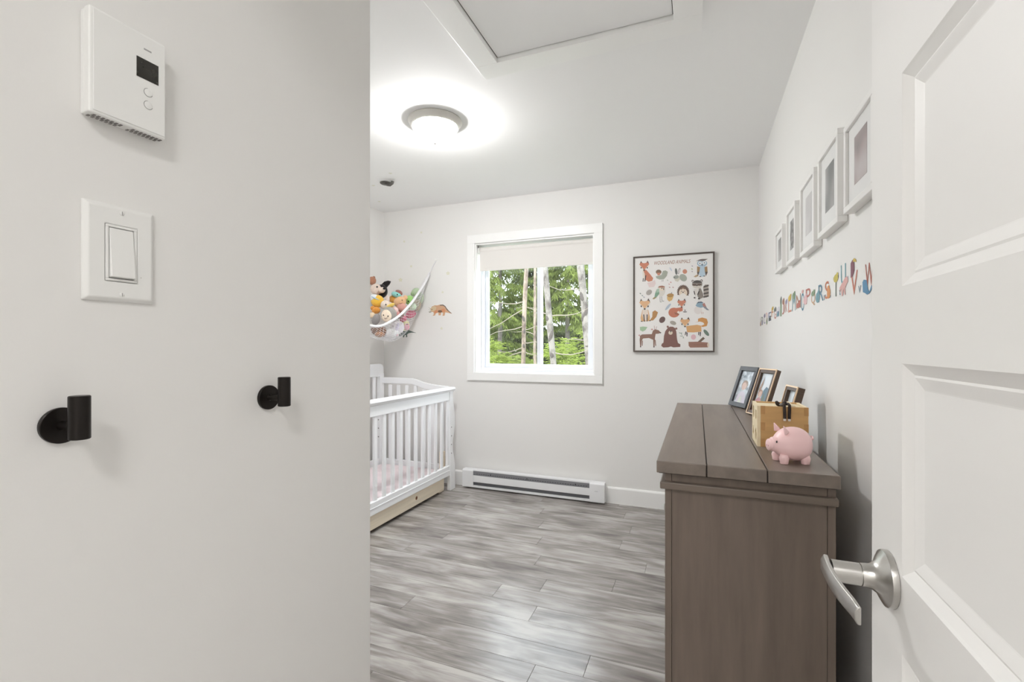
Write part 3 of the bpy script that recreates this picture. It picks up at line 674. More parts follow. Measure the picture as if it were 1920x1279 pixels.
# ------------------------------------------------------------------ white frames on the right wall
FW = mat('white_frame_lacquer', (240, 239, 237), .4, spec=.4); MATB = mat('white_mat_board', (236, 236, 235), .8)
ftop = XR-.026
gph = [photo_mat('blurred_grey_photo_%s' % 'abcde'[i], s_, 7, (.3, .7)) for i, s_ in enumerate([
    [(120, 120, 120), (196, 194, 194)], [(70, 70, 70), (150, 150, 150), (196, 196, 196)], [(168, 166, 166), (214, 212, 212)], [(120, 122, 122), (206, 204, 204)], [(116, 110, 110), (178, 164, 164), (212, 208, 208)]])]
gph[1] = photo_mat('black_and_white_photo', [(58, 58, 58), (120, 120, 120), (190, 190, 190)], 42, (.32, .66), detail=4)
who = ['farthest, next to the room corner', 'second from the room corner, holding the dark photo', 'middle one of five', 'second from the open door', 'nearest, partly behind the open door']
fr_spec = [(2.733, 2.515, 1.568, 1.775), (2.405, 2.205, 1.556, 1.795), (2.103, 1.868, 1.542, 1.812), (1.812, 1.575, 1.552, 1.818), (1.515, 1.285, 1.556, 1.790)]
for i, (ya, yb_, z0, z1) in enumerate(fr_spec):
    f = thing('picture_frame', 'white wall frame with wide mat, '+who[i], 'picture frame', (XR, (ya+yb_)/2, z0), group='white frames in a row on the right wall')
    bw = .017
    for (a, b_, c_, d_) in ((yb_, ya, z1-bw, z1), (yb_, ya, z0, z0+bw), (ya-bw, ya, z0+bw, z1-bw), (yb_, yb_+bw, z0+bw, z1-bw)):
        obj('rail', MB().box(ftop, XR-.0005, a, b_, c_, d_), FW, f, bevel=.0015)
    obj('mat_board', MB().box(ftop+.008, XR-.002, yb_+bw-.002, ya-bw+.002, z0+bw-.002, z1-bw+.002), MATB, f)
    my = (ya-yb_)*.29; mz = (z1-z0)*.25
    obj('photo_print', MB().box(ftop+.0074, ftop+.0079, yb_+my, ya-my, z0+mz, z1-mz*.92), gph[i], f)
    obj('glass', MB().box(ftop+.0045, ftop+.0055, yb_+bw-.001, ya-bw+.001, z0+bw-.001, z1-bw+.001), ACRYL, f)

# ------------------------------------------------------------------ alphabet stickers on the right wall
def zp(zx, zy): return (1400+zx*.15634, 440+zy*.15637)
RED, BLUE, TEAL, ORG, YEL, GRN, PNK, BRN, PUR, DGR = (172, 92, 78), (62, 118, 160), (92, 138, 152), (206, 128, 66), (206, 172, 66), (112, 138, 104), (214, 158, 152), (150, 104, 80), (140, 132, 164), (72, 84, 76)
ALPHA = [ # letter, left, right, top, bottom (in the close-up's pixels), colour, animal colour, what decorates it
 ('A', 162, 174, 985, 1100, GRN, BRN, 'green', 'd'), ('B', 180, 196, 985, 1085, DGR, PUR, 'dark grey', 'd'), ('C', 206, 226, 965, 1070, PUR, (120, 110, 140), 'purple', 'u'), ('D', 236, 252, 935, 1080, PNK, GRN, 'pink', 'd'),
 ('E', 264, 296, 930, 1035, (92, 98, 140), DGR, 'indigo', 'd'), ('F', 300, 324, 880, 985, ORG, YEL, 'orange', 'u'), ('G', 330, 354, 890, 1010, RED, DGR, 'red', 'u'), ('H', 362, 392, 870, 985, PUR, TEAL, 'lavender', 'd'),
 ('I', 404, 420, 775, 980, GRN, DGR, 'green', 'u'), ('J', 428, 454, 790, 955, RED, BRN, 'red', 'u'), ('K', 464, 490, 795, 930, (170, 122, 112), PUR, 'dusty pink', 'u'), ('L', 500, 538, 745, 930, (200, 130, 108), YEL, 'yellow', 'u'),
 ('M', 548, 586, 715, 915, TEAL, GRN, 'sea green', 'u'), ('N', 596, 650, 715, 885, BRN, RED, 'brown', 'd'), ('O', 656, 692, 700, 915, (62, 112, 140), PNK, 'blue', 'n'), ('P', 712, 768, 645, 825, RED, (222, 178, 180), 'red', 'l'),
 ('Q', 776, 824, 690, 850, (196, 154, 116), GRN, 'tan', 'u'), ('R', 862, 924, 595, 800, (70, 110, 132), TEAL, 'blue', 'l'), ('S', 942, 990, 560, 770, (186, 100, 66), ORG, 'rust red', 'r'), ('T', 1044, 1104, 500, 740, DGR, (190, 172, 60), 'dark green', 'u'),
 ('U', 1132, 1192, 355, 590, (92, 150, 164), PNK, 'turquoise', 'b'), ('V', 1250, 1335, 440, 720, (196, 108, 84), (112, 62, 76), 'coral red', 'v'), ('W', 1425, 1525, 335, 620, (170, 88, 70), BLUE, 'brick red', 'w')]
def wallR(y, z, k=0): return Vector((XR-.0006-.0002*k, y, z))
def sticker_poly(mb, pts, mi, k): mb.prism([wallR(y, z, k) for y, z in pts], (-.0002, 0, 0), mi)
for ch_, l, r, tp, bt, col, acol, cname, how in ALPHA:
    A = at_X(*zp(l, bt), XR); B = at_X(*zp(r, bt), XR); mid = at_X(*zp((l+r)/2, (tp+bt)/2), XR)
    zt = at_X(*zp((l+r)/2, tp), XR).z; zbm = at_X(*zp((l+r)/2, bt), XR).z
    ya, yb_ = A.y, B.y; hgt = zt-zbm; wd = ya-yb_
    s_ = thing('letter_sticker', '%s letter %s wall sticker with an animal figure on the right wall' % (cname, ch_), 'sticker', (XR, mid.y, zbm), group='alphabet stickers on the right wall')
    vv, ff = text_polys(ch_)
    mb = MB(); mb.add([wallR(ya-u*wd, zbm+v*hgt, 1) for u, v in vv], [tuple(reversed(f)) for f in ff])
    obj('letter', mb, ink(col), s_)
    fig = MB(); cyv = (ya+yb_)/2
    def ov(cy_, cz_, ry_, rz_, k=2): sticker_poly(fig, [(cy_+ry_*math.cos(2*PI*i/18), cz_+rz_*math.sin(2*PI*i/18)) for i in range(18)], 0, k)
    if how == 'd': ov(cyv, zbm+hgt*.22, wd*.42, hgt*.2); ov(cyv-wd*.3, zbm+hgt*.45, wd*.2, hgt*.1, 4)
    elif how == 'u': ov(cyv, zt-hgt*.1, wd*.45, hgt*.2); ov(cyv-wd*.3, zt+hgt*.06, wd*.2, hgt*.1, 4)
    elif how == 'l': ov(ya+wd*.1, zbm+hgt*.3, wd*.42, hgt*.32); ov(ya-wd*.1, zbm+hgt*.62, wd*.2, hgt*.1, 4)
    elif how == 'r': ov(yb_+wd*.05, zbm+hgt*.28, wd*.42, hgt*.3); ov(yb_+wd*.1, zbm+hgt*.6, wd*.26, hgt*.13, 4)
    elif how == 'n': ov(cyv, zt+hgt*.08, wd*.3, hgt*.1)
    elif how == 'b':
        c = [zp(*p) for p in ((1118, 640), (1150, 580), (1195, 500), (1215, 510), (1222, 560), (1205, 590), (1185, 640), (1192, 720), (1180, 720), (1165, 655), (1158, 735), (1145, 735), (1140, 650), (1124, 690))]
        sticker_poly(fig, [(at_X(*p, XR).y, at_X(*p, XR).z) for p in c], 0, 2)
    elif how == 'v':
        c = [zp(*p) for p in ((1252, 345), (1275, 300), (1295, 345), (1296, 430), (1275, 500), (1252, 520))]
        sticker_poly(fig, [(at_X(*p, XR).y, at_X(*p, XR).z) for p in c], 0, 2)
    elif how == 'w':
        c = [zp(*p) for p in ((1395, 570), (1410, 540), (1445, 545), (1455, 620), (1462, 660), (1480, 680), (1500, 610), (1520, 600), (1505, 650), (1480, 700), (1450, 718), (1425, 700), (1400, 690))]
        sticker_poly(fig, [(at_X(*p, XR).y, at_X(*p, XR).z) for p in c], 0, 2)
    obj('animal_figure', fig, ink(acol), s_)
    if how == 'v': # yellow bill
        f2 = MB(); c = [at_X(*zp(*p), XR) for p in ((1280, 330), (1285, 290), (1300, 282), (1318, 300), (1320, 330), (1300, 322))]; sticker_poly(f2, [(p.y, p.z) for p in c], 0, 3); obj('bill', f2, ink(YEL), s_)
    vv, ff = text_polys(ch_.lower()); lw, lh = wd*.36, hgt*.3; ys = yb_-wd*.08
    if ch_ in 'VSTUWR': obj('small_letter', MB().add([wallR(ys-u*lw, zbm+v*lh, 1) for u, v in vv], [tuple(reversed(f)) for f in ff]), ink((120, 136, 150)), s_)

# ------------------------------------------------------------------ dinosaur and glow stickers on the far wall
def farw(px, py, k=0): p = at_Y(px, py, YF); return Vector((p.x, YF-.0006-.0002*k, p.z))
def far_poly(mb, pts, mi=0, k=0): mb.prism([farw(x, y, k) for x, y in pts], (0, -.0002, 0), mi)
z6 = lambda x, y: (790+x*.03908, 555+y*.0391)
def d6(pts): return [z6(*p) for p in pts]
tri = thing('dinosaur_sticker', 'orange and brown triceratops wall sticker between toy net and window', 'sticker', farw(*z6(900, 900)))
m1 = MB(); far_poly(m1, d6([(430, 620), (520, 500), (640, 450), (760, 455), (900, 415), (1040, 415), (1150, 480), (1230, 600), (1330, 720), (1480, 850), (1400, 840), (1260, 800), (1150, 790), (1120, 940), (1020, 960), (1040, 800), (960, 790), (930, 930), (830, 930), (820, 800), (700, 830), (660, 940), (540, 950), (600, 880), (590, 790), (470, 740)]))
obj('body', m1, ink((202, 152, 112)), tri)
m1 = MB(); far_poly(m1, d6([(890, 430), (1040, 412), (1150, 480), (1230, 610), (1350, 740), (1490, 855), (1390, 810), (1220, 670), (1120, 510), (1010, 460), (920, 480)]), k=2); obj('back_stripe', m1, ink((84, 72, 64)), tri)
m1 = MB(); far_poly(m1, d6([(450, 590), (600, 470), (720, 540), (700, 660), (600, 740), (480, 720)]), k=2); obj('frill', m1, ink((206, 182, 140)), tri)
m1 = MB(); far_poly(m1, d6([(430, 600), (310, 520), (450, 640)])); far_poly(m1, d6([(440, 680), (320, 640), (450, 710)])); far_poly(m1, d6([(470, 720), (340, 760), (400, 810), (500, 780)])); obj('horn', m1, ink((150, 146, 132)), tri)
m1 = MB(); far_poly(m1, [z6(900+110*math.cos(a), 740+60*math.sin(a)) for a in [2*PI*i/12 for i in range(12)]], k=3); far_poly(m1, [z6(510+22*math.cos(a), 650+26*math.sin(a)) for a in [2*PI*i/10 for i in range(10)]], k=3); obj('dark_spot', m1, ink((96, 62, 40)), tri)
m1 = MB(); far_poly(m1, d6([(960, 640), (1080, 600), (1160, 690), (1120, 790), (980, 780)]), k=3); far_poly(m1, d6([(620, 730), (740, 670), (800, 780), (700, 840), (630, 830)]), k=3); obj('orange_patch', m1, ink((206, 126, 80)), tri)
z4 = lambda x, y: (690+x*.1173, 500+y*.1173)
rex = thing('dinosaur_sticker', 'dark green long-tailed dinosaur wall sticker below the toy net', 'sticker', farw(*z4(640, 1060)))
m1 = MB(); far_poly(m1, [z4(*p) for p in ((500, 1060), (560, 1030), (640, 1010), (700, 1035), (775, 1060), (700, 1055), (650, 1065), (625, 1085), (630, 1125), (605, 1130), (608, 1098), (590, 1090), (578, 1130), (560, 1132), (560, 1095), (510, 1120), (500, 1110))])
obj('body', m1, ink((70, 92, 84)), rex)
def star(cx, cy, r):
    return [(cx+r*(1 if i % 2 == 0 else .5)*math.cos(PI/2+i*PI/5), cy-r*(1 if i % 2 == 0 else .5)*math.sin(PI/2+i*PI/5)) for i in range(10)]
GL = mat('glow_plastic', (228, 227, 214), .6); GL2 = mat('glow_plastic_rim', (220, 218, 188), .6)
spots = [(700, 438.5, 3.2, 'at the far left near the ceiling'), (708.5, 459, 2.6, 'at the left edge above the toys'), (708, 492.5, 2.4, 'just above the plush dog'), (758, 453, 2.4, 'high, between lamp and toy net'), (771, 499.5, 2.6, 'left of the net cord'), (751, 525, 4.2, 'largest, just above the plush pile'),
         (840, 512.5, 4.0, 'right of the net cord'), (830, 548, 2.4, 'just above the triceratops'), (828, 616, 2.8, 'below the triceratops'), (790, 436, 2.2, 'highest to the right')]
for px, py, r, w in spots:
    s_ = thing('star_sticker', 'faint pale yellow star sticker on the far wall, '+w, 'sticker', farw(px, py), group='glow star stickers')
    m1 = MB(); far_poly(m1, star(px, py, r)); obj('rim', m1, GL2, s_)
    m1 = MB(); far_poly(m1, star(px, py, r*.66), k=1); obj('centre', m1, GL, s_)
def ceil_pt(px, py): d = ray(px, py); return Vector((0, 0, CAMZ))+d*((ZC-.0006-CAMZ)/d.z)
for px, py, r, w in ((732, 325, 4.5, 'beside the small hook'), (700, 348, 4.5, 'beside the entry wall edge'), (711, 378, 4.5, 'close to the far wall')):
    c = ceil_pt(px, py); s_ = thing('star_sticker', 'faint pale star sticker on the ceiling, '+w, 'sticker', c, group='glow star stickers')
    m1 = MB(); m1.prism([c+Vector((a/260*1.0, b_/260, 0)) for a, b_ in star(0, 0, r)], (0, 0, -.0003)); obj('plate', m1, GL, s_)

# ------------------------------------------------------------------ woodland animals poster
PY = YF-.017
pTL = at_Y(1187.4, 482, PY); pBR = at_Y(1339.8, 660, PY); px0, px1 = pTL.x, pBR.x; pz1 = at_Y(1263, 476.8, PY).z; pz0 = at_Y(1263, 660.2, PY).z
PFR = mat('dark_brown_frame', (88, 78, 72), .5, var=.1, vscale=50)
po = thing('framed_poster', 'framed woodland animals poster on the far wall right of the window', 'poster', ((px0+px1)/2, YF, pz0))
bw = .0105
for a in ((px0, px1, pz1-bw, pz1), (px0, px1, pz0, pz0+bw), (px0, px0+bw, pz0+bw, pz1-bw), (px1-bw, px1, pz0+bw, pz1-bw)):
    obj('rail', MB().box(a[0], a[1], YF-.024, YF-.0005, a[2], a[3]), PFR, po, bevel=.0015)
sheet = obj('sheet', MB().box(px0+bw-.001, px1-bw+.001, PY, YF-.002, pz0+bw-.001, pz1-bw+.001), mat('poster_paper', (240, 238, 236), .55), po)
PA = lambda x, y: (1180+x*.0859, 465+y*.0859)
PB = lambda x, y: (1180+x*.0859, 560+y*.0859)
def onp(px, py, k): p = at_Y(px, py, PY); return Vector((p.x, PY-.0002-.00015*k, p.z))
class Pic:
    def __init__(s, name, Z): s.name = name; s.Z = Z; s.mb = MB(); s.mats = []; s.k = 0
    def poly(s, col, *pts):
        m = ink(col)
        if m not in s.mats: s.mats.append(m)
        s.mb.prism([onp(*s.Z(*p), s.k) for p in pts], (0, -.0001, 0), s.mats.index(m)); s.k += 1; return s
    def oval(s, col, cx, cy, rx, ry, rot=0, n=18):
        a = math.radians(rot); pts = []
        for i in range(n):
            q = 2*PI*i/n; u, v = rx*math.cos(q), ry*math.sin(q); pts.append((cx+u*math.cos(a)-v*math.sin(a), cy+u*math.sin(a)+v*math.cos(a)))
        return s.poly(col, *pts)
    def line(s, col, w, *pts):
        for (x0, y0), (x1, y1) in zip(pts[:-1], pts[1:]):
            L = math.hypot(x1-x0, y1-y0) or 1; nx, ny = -(y1-y0)/L*w/2, (x1-x0)/L*w/2
            s.poly(col, (x0+nx, y0+ny), (x1+nx, y1+ny), (x1-nx, y1-ny), (x0-nx, y0-ny))
        return s
    def done(s): obj(s.name, s.mb, s.mats, po)
OR, DK, CRM, TAN, GRY = (196, 112, 84), (52, 44, 44), (232, 222, 210), (214, 164, 110), (132, 124, 116)
def fox_head(p, x, y, s_, col, ear):
    p.poly(ear, (x-95*s_, y-40*s_), (x-70*s_, y-100*s_), (x-40*s_, y-50*s_)).poly(ear, (x+40*s_, y-50*s_), (x+75*s_, y-110*s_), (x+105*s_, y-45*s_))
    p.poly(CRM, (x-105*s_, y+10*s_), (x-60*s_, y+45*s_), (x, y+110*s_), (x+60*s_, y+45*s_), (x+105*s_, y+10*s_), (x, y-30*s_))
    p.poly(col, (x-108*s_, y-25*s_), (x-70*s_, y-62*s_), (x, y-50*s_), (x+70*s_, y-66*s_), (x+110*s_, y-30*s_), (x+55*s_, y+30*s_), (x+10*s_, y+85*s_), (x-10*s_, y+85*s_), (x-55*s_, y+30*s_))
    for e in (-66, 66): p.oval(DK, x+e*s_, y+48*s_, 13*s_, 18*s_)
    p.oval(DK, x, y+100*s_, 19*s_, 15*s_)
f = Pic('fox_print', PA); f.poly((226, 206, 204), (390, 760), (480, 740), (560, 700), (575, 780), (540, 850), (430, 860)).poly(OR, (300, 480), (370, 480), (450, 570), (520, 660), (500, 720), (420, 738), (360, 700), (310, 580)).poly(CRM, (285, 500), (300, 480), (335, 560), (345, 690), (300, 690)).poly(DK, (350, 595), (372, 600), (350, 730), (328, 735)).poly(DK, (298, 660), (314, 660), (310, 735), (290, 735)); fox_head(f, 325, 385, 1.0, OR, (96, 62, 58)); f.done()
f = Pic('robin_print', PA); f.poly((158, 164, 150), (575, 620), (700, 590), (735, 500), (790, 490), (840, 520), (820, 610), (760, 680), (660, 690), (590, 660)).oval((112, 86, 66), 640, 525, 62, 50).poly((190, 116, 92), (600, 545), (680, 540), (670, 590), (620, 600)).line(DK, 6, (715, 690), (712, 735)).line(DK, 6, (738, 690), (738, 730)); f.done()
f = Pic('hare_print', PA); f.oval((158, 164, 152), 1175, 650, 90, 72, 40).poly((206, 200, 184), (970, 650), (1010, 600), (1080, 610), (1110, 680), (1060, 740), (1000, 720)).oval((150, 154, 146), 1020, 635, 62, 40, -10).oval((92, 96, 94), 1022, 515, 26, 72, -6).oval((150, 146, 146), 1085, 505, 22, 70, 18).oval((236, 226, 224), 1086, 508, 11, 52, 18).oval(DK, 985, 645, 9, 9); f.done()
f = Pic('owl_print', PA); f.poly((176, 144, 108), (1400, 630), (1470, 580), (1510, 610), (1450, 640)).oval((176, 200, 216), 1592, 490, 95, 140).poly((150, 112, 70), (1480, 400), (1545, 420), (1530, 520), (1495, 620), (1478, 540)).poly((70, 62, 58), (1482, 520), (1530, 520), (1495, 625)).poly((150, 112, 70), (1640, 420), (1700, 400), (1710, 540), (1670, 615), (1650, 520)).poly((70, 62, 58), (1655, 520), (1708, 520), (1672, 620)).oval((150, 176, 198), 1540, 340, 62, 58).oval((150, 176, 198), 1636, 335, 62, 58).oval((226, 232, 236), 1542, 335, 42, 40).oval((226, 232, 236), 1634, 325, 42, 40).oval(DK, 1540, 338, 10, 12).oval(DK, 1636, 326, 10, 12).poly((92, 80, 78), (1455, 290), (1540, 250), (1590, 240), (1650, 240), (1715, 240), (1640, 280), (1590, 290), (1540, 280)).poly(DK, (1575, 355), (1602, 355), (1588, 405)).oval(DK, 1548, 625, 22, 9).oval(DK, 1634, 615, 22, 9); f.done()
f = Pic('songbird_print', PA); f.poly((150, 128, 84), (500, 1110), (560, 1060), (600, 1080), (540, 1120)).oval((220, 214, 204), 700, 950, 82, 110, 15).poly((110, 150, 124), (560, 1000), (600, 900), (650, 920), (655, 1000), (600, 1070), (548, 1080)).poly((160, 190, 168), (600, 900), (650, 880), (650, 960), (590, 980)).oval((228, 212, 192), 712, 880, 62, 55).poly((158, 104, 82), (620, 870), (650, 832), (720, 822), (775, 842), (765, 870), (690, 865)).oval(DK, 712, 882, 12, 12).poly(DK, (735, 880), (765, 885), (750, 925)).line(DK, 7, (670, 1060), (675, 1180), (710, 1178)).line(DK, 7, (705, 1060), (715, 1160), (760, 1158)); f.done()
f = Pic('acorn_print', PA); f.poly((212, 168, 96), (820, 1070), (965, 1060), (930, 1140), (870, 1170), (830, 1130)).oval((168, 122, 66), 895, 1035, 76, 42, -5).line(DK, 10, (910, 1000), (930, 970)); f.done()
f = Pic('hedgehog_print', PA)
sp_ = []
for i in range(34):
    q = PI*1.16-(PI*1.32)*i/33-PI*.0; rr = 1 if i % 2 else .84; sp_.append((1175+142*rr*math.cos(q), 960-165*rr*math.sin(q)))
f.poly((88, 66, 56), *sp_).oval((226, 206, 186), 1172, 980, 92, 100).oval((238, 234, 228), 1172, 1050, 70, 60).oval(DK, 1172, 968, 16, 12).oval(DK, 1138, 945, 9, 9).oval(DK, 1205, 943, 9, 9).poly((120, 90, 72), (1100, 900), (1170, 850), (1245, 890), (1200, 905), (1170, 885), (1140, 910)); f.done()
f = Pic('raccoon_print', PA); f.poly((160, 150, 140), (1610, 860), (1650, 800), (1720, 800), (1735, 950), (1735, 1050), (1680, 1085), (1630, 1070), (1620, 960))
for a, b_ in ((840, 800), (910, 880), (990, 960), (1060, 1030)): f.poly((66, 58, 56), (1618, a-5), (1730, b_), (1735, b_+32), (1622, a+30))
f.poly((122, 112, 104), (1480, 900), (1560, 880), (1610, 1000), (1620, 1080), (1540, 1110), (1490, 1060)).poly((222, 216, 210), (1410, 900), (1520, 880), (1510, 1010), (1440, 1040), (1415, 980)).oval(GRY, 1480, 790, 112, 85).poly((66, 60, 58), (1375, 760), (1430, 715), (1480, 705), (1540, 712), (1590, 760), (1480, 770)).oval((208, 200, 190), 1480, 840, 96, 42).oval((88, 72, 64), 1425, 805, 48, 24).oval((88, 72, 64), 1525, 802, 48, 24).oval(DK, 1476, 822, 18, 12).oval((96, 88, 86), 1385, 725, 26, 28).oval((220, 214, 210), 1388, 728, 14, 16).oval((96, 88, 86), 1575, 715, 26, 28).oval((220, 214, 210), 1572, 718, 14, 16).line(DK, 18, (1412, 940), (1430, 1020)).line(DK, 18, (1525, 940), (1490, 1020)).oval(DK, 1424, 1088, 20, 16).oval(DK, 1520, 1105, 22, 16); f.done()
f = Pic('seated_fox_print', PB); f.poly((176, 122, 66), (440, 480), (500, 400), (505, 290), (560, 255), (625, 300), (590, 400), (520, 475)).poly(TAN, (285, 240), (410, 240), (450, 400), (440, 490), (260, 500), (245, 420)).poly((230, 214, 200), (290, 240), (400, 240), (415, 350), (390, 480), (320, 480), (280, 350)).poly(DK, (303, 345), (325, 345), (340, 500), (318, 502)).poly(DK, (378, 345), (400, 345), (396, 500), (378, 500)).oval(DK, 270, 497, 22, 9).oval(DK, 450, 483, 18, 9); fox_head(f, 335, 115, 1.12, (222, 170, 122), (82, 66, 62)); f.done()
f = Pic('curled_fox_print', PB); f.oval((190, 104, 78), 975, 305, 122, 108).poly((190, 104, 78), (900, 215), (1070, 200), (1160, 180), (1165, 270), (1080, 290), (980, 300)).poly((230, 216, 204), (1040, 290), (1085, 265), (1095, 330), (1060, 330)).poly((150, 88, 66), (980, 300), (1070, 320), (1090, 360), (1000, 345)).oval(DK, 1215, 290, 45, 10).oval(DK, 1215, 255, 22, 9); fox_head(f, 1140, 95, .9, (202, 118, 92), (78, 60, 58)); f.done()
f = Pic('blue_tit_print', PB); f.oval((226, 220, 216), 1500, 250, 88, 90).poly((128, 160, 182), (1445, 150), (1490, 90), (1600, 80), (1640, 180), (1560, 200), (1480, 180)).poly((168, 108, 96), (1590, 120), (1640, 90), (1690, 200), (1640, 215)).poly((120, 128, 142), (1610, 180), (1660, 170), (1745, 255), (1690, 250)).poly((48, 62, 82), (1465, 110), (1500, 72), (1570, 64), (1625, 90), (1530, 90)).line((190, 120, 100), 7, (1580, 290), (1580, 340)).line((190, 120, 100), 7, (1610, 290), (1612, 335)); f.done()
f = Pic('standing_fox_print', PB); f.poly((200, 132, 64), (1430, 520), (1500, 500), (1500, 440), (1590, 412), (1690, 440), (1715, 520), (1690, 600), (1600, 620), (1560, 600), (1640, 560), (1610, 520), (1540, 500)).poly((216, 158, 96), (1240, 600), (1360, 585), (1480, 572), (1570, 590), (1575, 720), (1400, 738), (1260, 735)).poly(DK, (1225, 720), (1250, 720), (1225, 800), (1208, 800)).poly(DK, (1245, 740), (1272, 740), (1266, 825), (1248, 825)).poly(DK, (1505, 730), (1525, 730), (1520, 795), (1505, 795)).poly(DK, (1538, 730), (1562, 730), (1556, 820), (1540, 820)); fox_head(f, 1215, 510, 1.0, (220, 164, 112), (72, 52, 50)); f.done()
f = Pic('deer_print', PB); f.poly((196, 150, 150), (190, 800), (230, 780), (235, 830)).poly((128, 92, 76), (235, 810), (280, 782), (490, 775), (515, 700), (560, 670), (640, 690), (690, 745), (640, 765), (575, 770), (560, 850), (550, 1065), (525, 1065), (520, 900), (430, 860), (300, 870), (270, 920), (255, 1060), (235, 1060), (225, 900)).poly((128, 92, 76), (275, 915), (295, 915), (290, 1030), (272, 1030)).poly((128, 92, 76), (555, 900), (572, 900), (585, 1030), (566, 1030)).oval(DK, 678, 745, 18, 12).oval(DK, 245, 1052, 14, 12).oval(DK, 538, 1055, 14, 12).line((150, 100, 96), 7, (555, 680), (545, 590)).line((150, 100, 96), 7, (580, 680), (600, 610)).oval((196, 150, 144), 495, 672, 24, 16); f.done()
f = Pic('bear_print', PB); f.oval((120, 80, 72), 838, 615, 24, 24).oval((120, 80, 72), 1025, 655, 24, 24).poly((112, 72, 64), (840, 640), (890, 612), (950, 615), (1000, 645), (1025, 720), (1040, 880), (1060, 965), (1115, 1000), (1110, 1055), (1040, 1060), (960, 1065), (910, 1045), (850, 1062), (740, 1068), (695, 1030), (710, 985), (745, 960), (755, 820), (785, 710)).oval((222, 206, 184), 900, 745, 46, 44).oval(DK, 905, 712, 18, 14).line(DK, 6, (905, 725), (900, 750)); f.done()
f = Pic('log_print', PB); f.poly((98, 76, 62), (1495, 940), (1610, 835), (1650, 870), (1560, 950)).poly((140, 94, 76), (1290, 945), (1500, 940), (1720, 960), (1720, 1065), (1330, 1070), (1295, 1030)).oval((226, 210, 190), 1722, 1012, 22, 52).line((112, 74, 60), 6, (1400, 1010), (1560, 1000), (1680, 1010)); f.done()
def one(name, Z, col, *a): f = Pic(name, Z); f.oval(col, *a); f.done()
one('leaf_print', PA, (160, 154, 148), 430, 970, 70, 52, -40); one('feather_print', PA, (196, 206, 220), 905, 465, 48, 16, 58); one('dot_print', PA, (202, 130, 104), 1212, 515, 50, 50)
for x_, y_, c_ in ((835, 705, (190, 196, 180)), (905, 750, (206, 140, 140)), (870, 790, (216, 170, 170)), (880, 860, (190, 150, 150)), (955, 860, (190, 150, 150)), (1375, 395, (170, 164, 176)), (1368, 460, (170, 176, 120)), (1372, 515, (180, 170, 180)), (240, 995, (120, 136, 126)), (285, 1040, (150, 160, 160)), (320, 1075, (160, 166, 176))): one('leaf_print', PA, c_, x_, y_, 18, 12, 30)
one('feather_print', PB, (172, 188, 204), 845, 180, 92, 26, -50); one('pine_cone_print', PB, (92, 66, 62), 718, 462, 76, 60, -50); one('leaf_print', PB, (160, 152, 142), 955, 530, 70, 42, 20)
f = Pic('leaf_print', PB); f.poly((158, 190, 152), (230, 620), (300, 610), (395, 620), (350, 690), (290, 720), (235, 690)); f.done()
one('leaf_print', PB, (92, 114, 100), 1680, 745, 86, 38, 50); one('dot_print', PB, (222, 176, 184), 1400, 840, 54, 58)
f = Pic('sprig_print', PB); f.line((130, 140, 130), 7, (1120, 745), (1150, 800), (1190, 865)).oval((150, 160, 150), 1105, 750, 24, 9, 20).oval((150, 160, 150), 1140, 760, 9, 24, 10).oval((150, 160, 150), 1130, 820, 26, 8, 20).oval((150, 160, 150), 1180, 850, 9, 22, 20); f.done()
vv, ff = text_polys('WOODLAND ANIMALS', shear=.28)
a, b_ = at_Y(*PA(545, 366), PY), at_Y(*PA(1335, 330), PY); tz0, tz1 = at_Y(*PA(940, 348), PY).z, at_Y(*PA(940, 270), PY).z
obj('title_lettering', MB().add([(a.x+u*(b_.x-a.x), PY-.0004, tz0+v*(tz1-tz0)) for u, v in vv], ff), ink((146, 92, 72)), po)

# ------------------------------------------------------------------ toy hammock net in the corner
def spline(keys, s):
    k = len(keys)-1; x = min(max(s, 0), .99999)*k; i = int(x); t = x-i
    p = [keys[max(0, min(k, j))] for j in (i-1, i, i+1, i+2)]
    return .5*((2*p[1])+(p[2]-p[0])*t+(2*p[0]-5*p[1]+4*p[2]-p[3])*t*t+(3*p[1]-p[0]-3*p[2]+p[3])*t**3)
V = Vector
hookA = at_Y(818, 488, YF-.004); hookB = V((XL+.004, 2.62, 1.93))
netA = at_Y(805, 513, YF-.02)
rim = [netA, at_Y(795, 533, 3.49), at_Y(768, 572, 3.32), at_Y(737, 600, 3.12), at_Y(697, 611, 2.97), V((-2.52, 2.80, 1.50)), hookB]
bot = [netA, at_Y(793, 550, 3.59), at_Y(779, 594, 3.57), at_Y(757, 627, 3.40), at_Y(722, 638, 3.20), V((-2.58, 2.98, 1.40)), hookB]
bck = [netA, V((-2.27, 3.605, 1.80)), V((-2.42, 3.605, 1.64)), V((-2.66, 3.57, 1.56)), V((-2.69, 3.25, 1.56)), V((-2.69, 2.9, 1.66)), hookB]
NETW = mat('white_net_cord', (236, 236, 238), .8)
net = thing('toy_hammock', 'white mesh toy hammock strung across the room corner above the crib', 'toy net', hookA)
def netpt(s, t):
    R, B_, K = spline(rim, s), spline(bot, s), spline(bck, s)
    m1 = R.lerp(B_, .55)+(V((.35, -.45, -.25))*.09*math.sin(PI*min(1, s*1.05)))
    return spline([R, m1, B_, B_.lerp(K, .5)+V((0, 0, -.01)), K], t)
obj('rim_band', MB().tube([spline(rim, i/60) for i in range(61)], .0105, 8), NETW, net)
nb = MB(); NU, NV = 84, 26
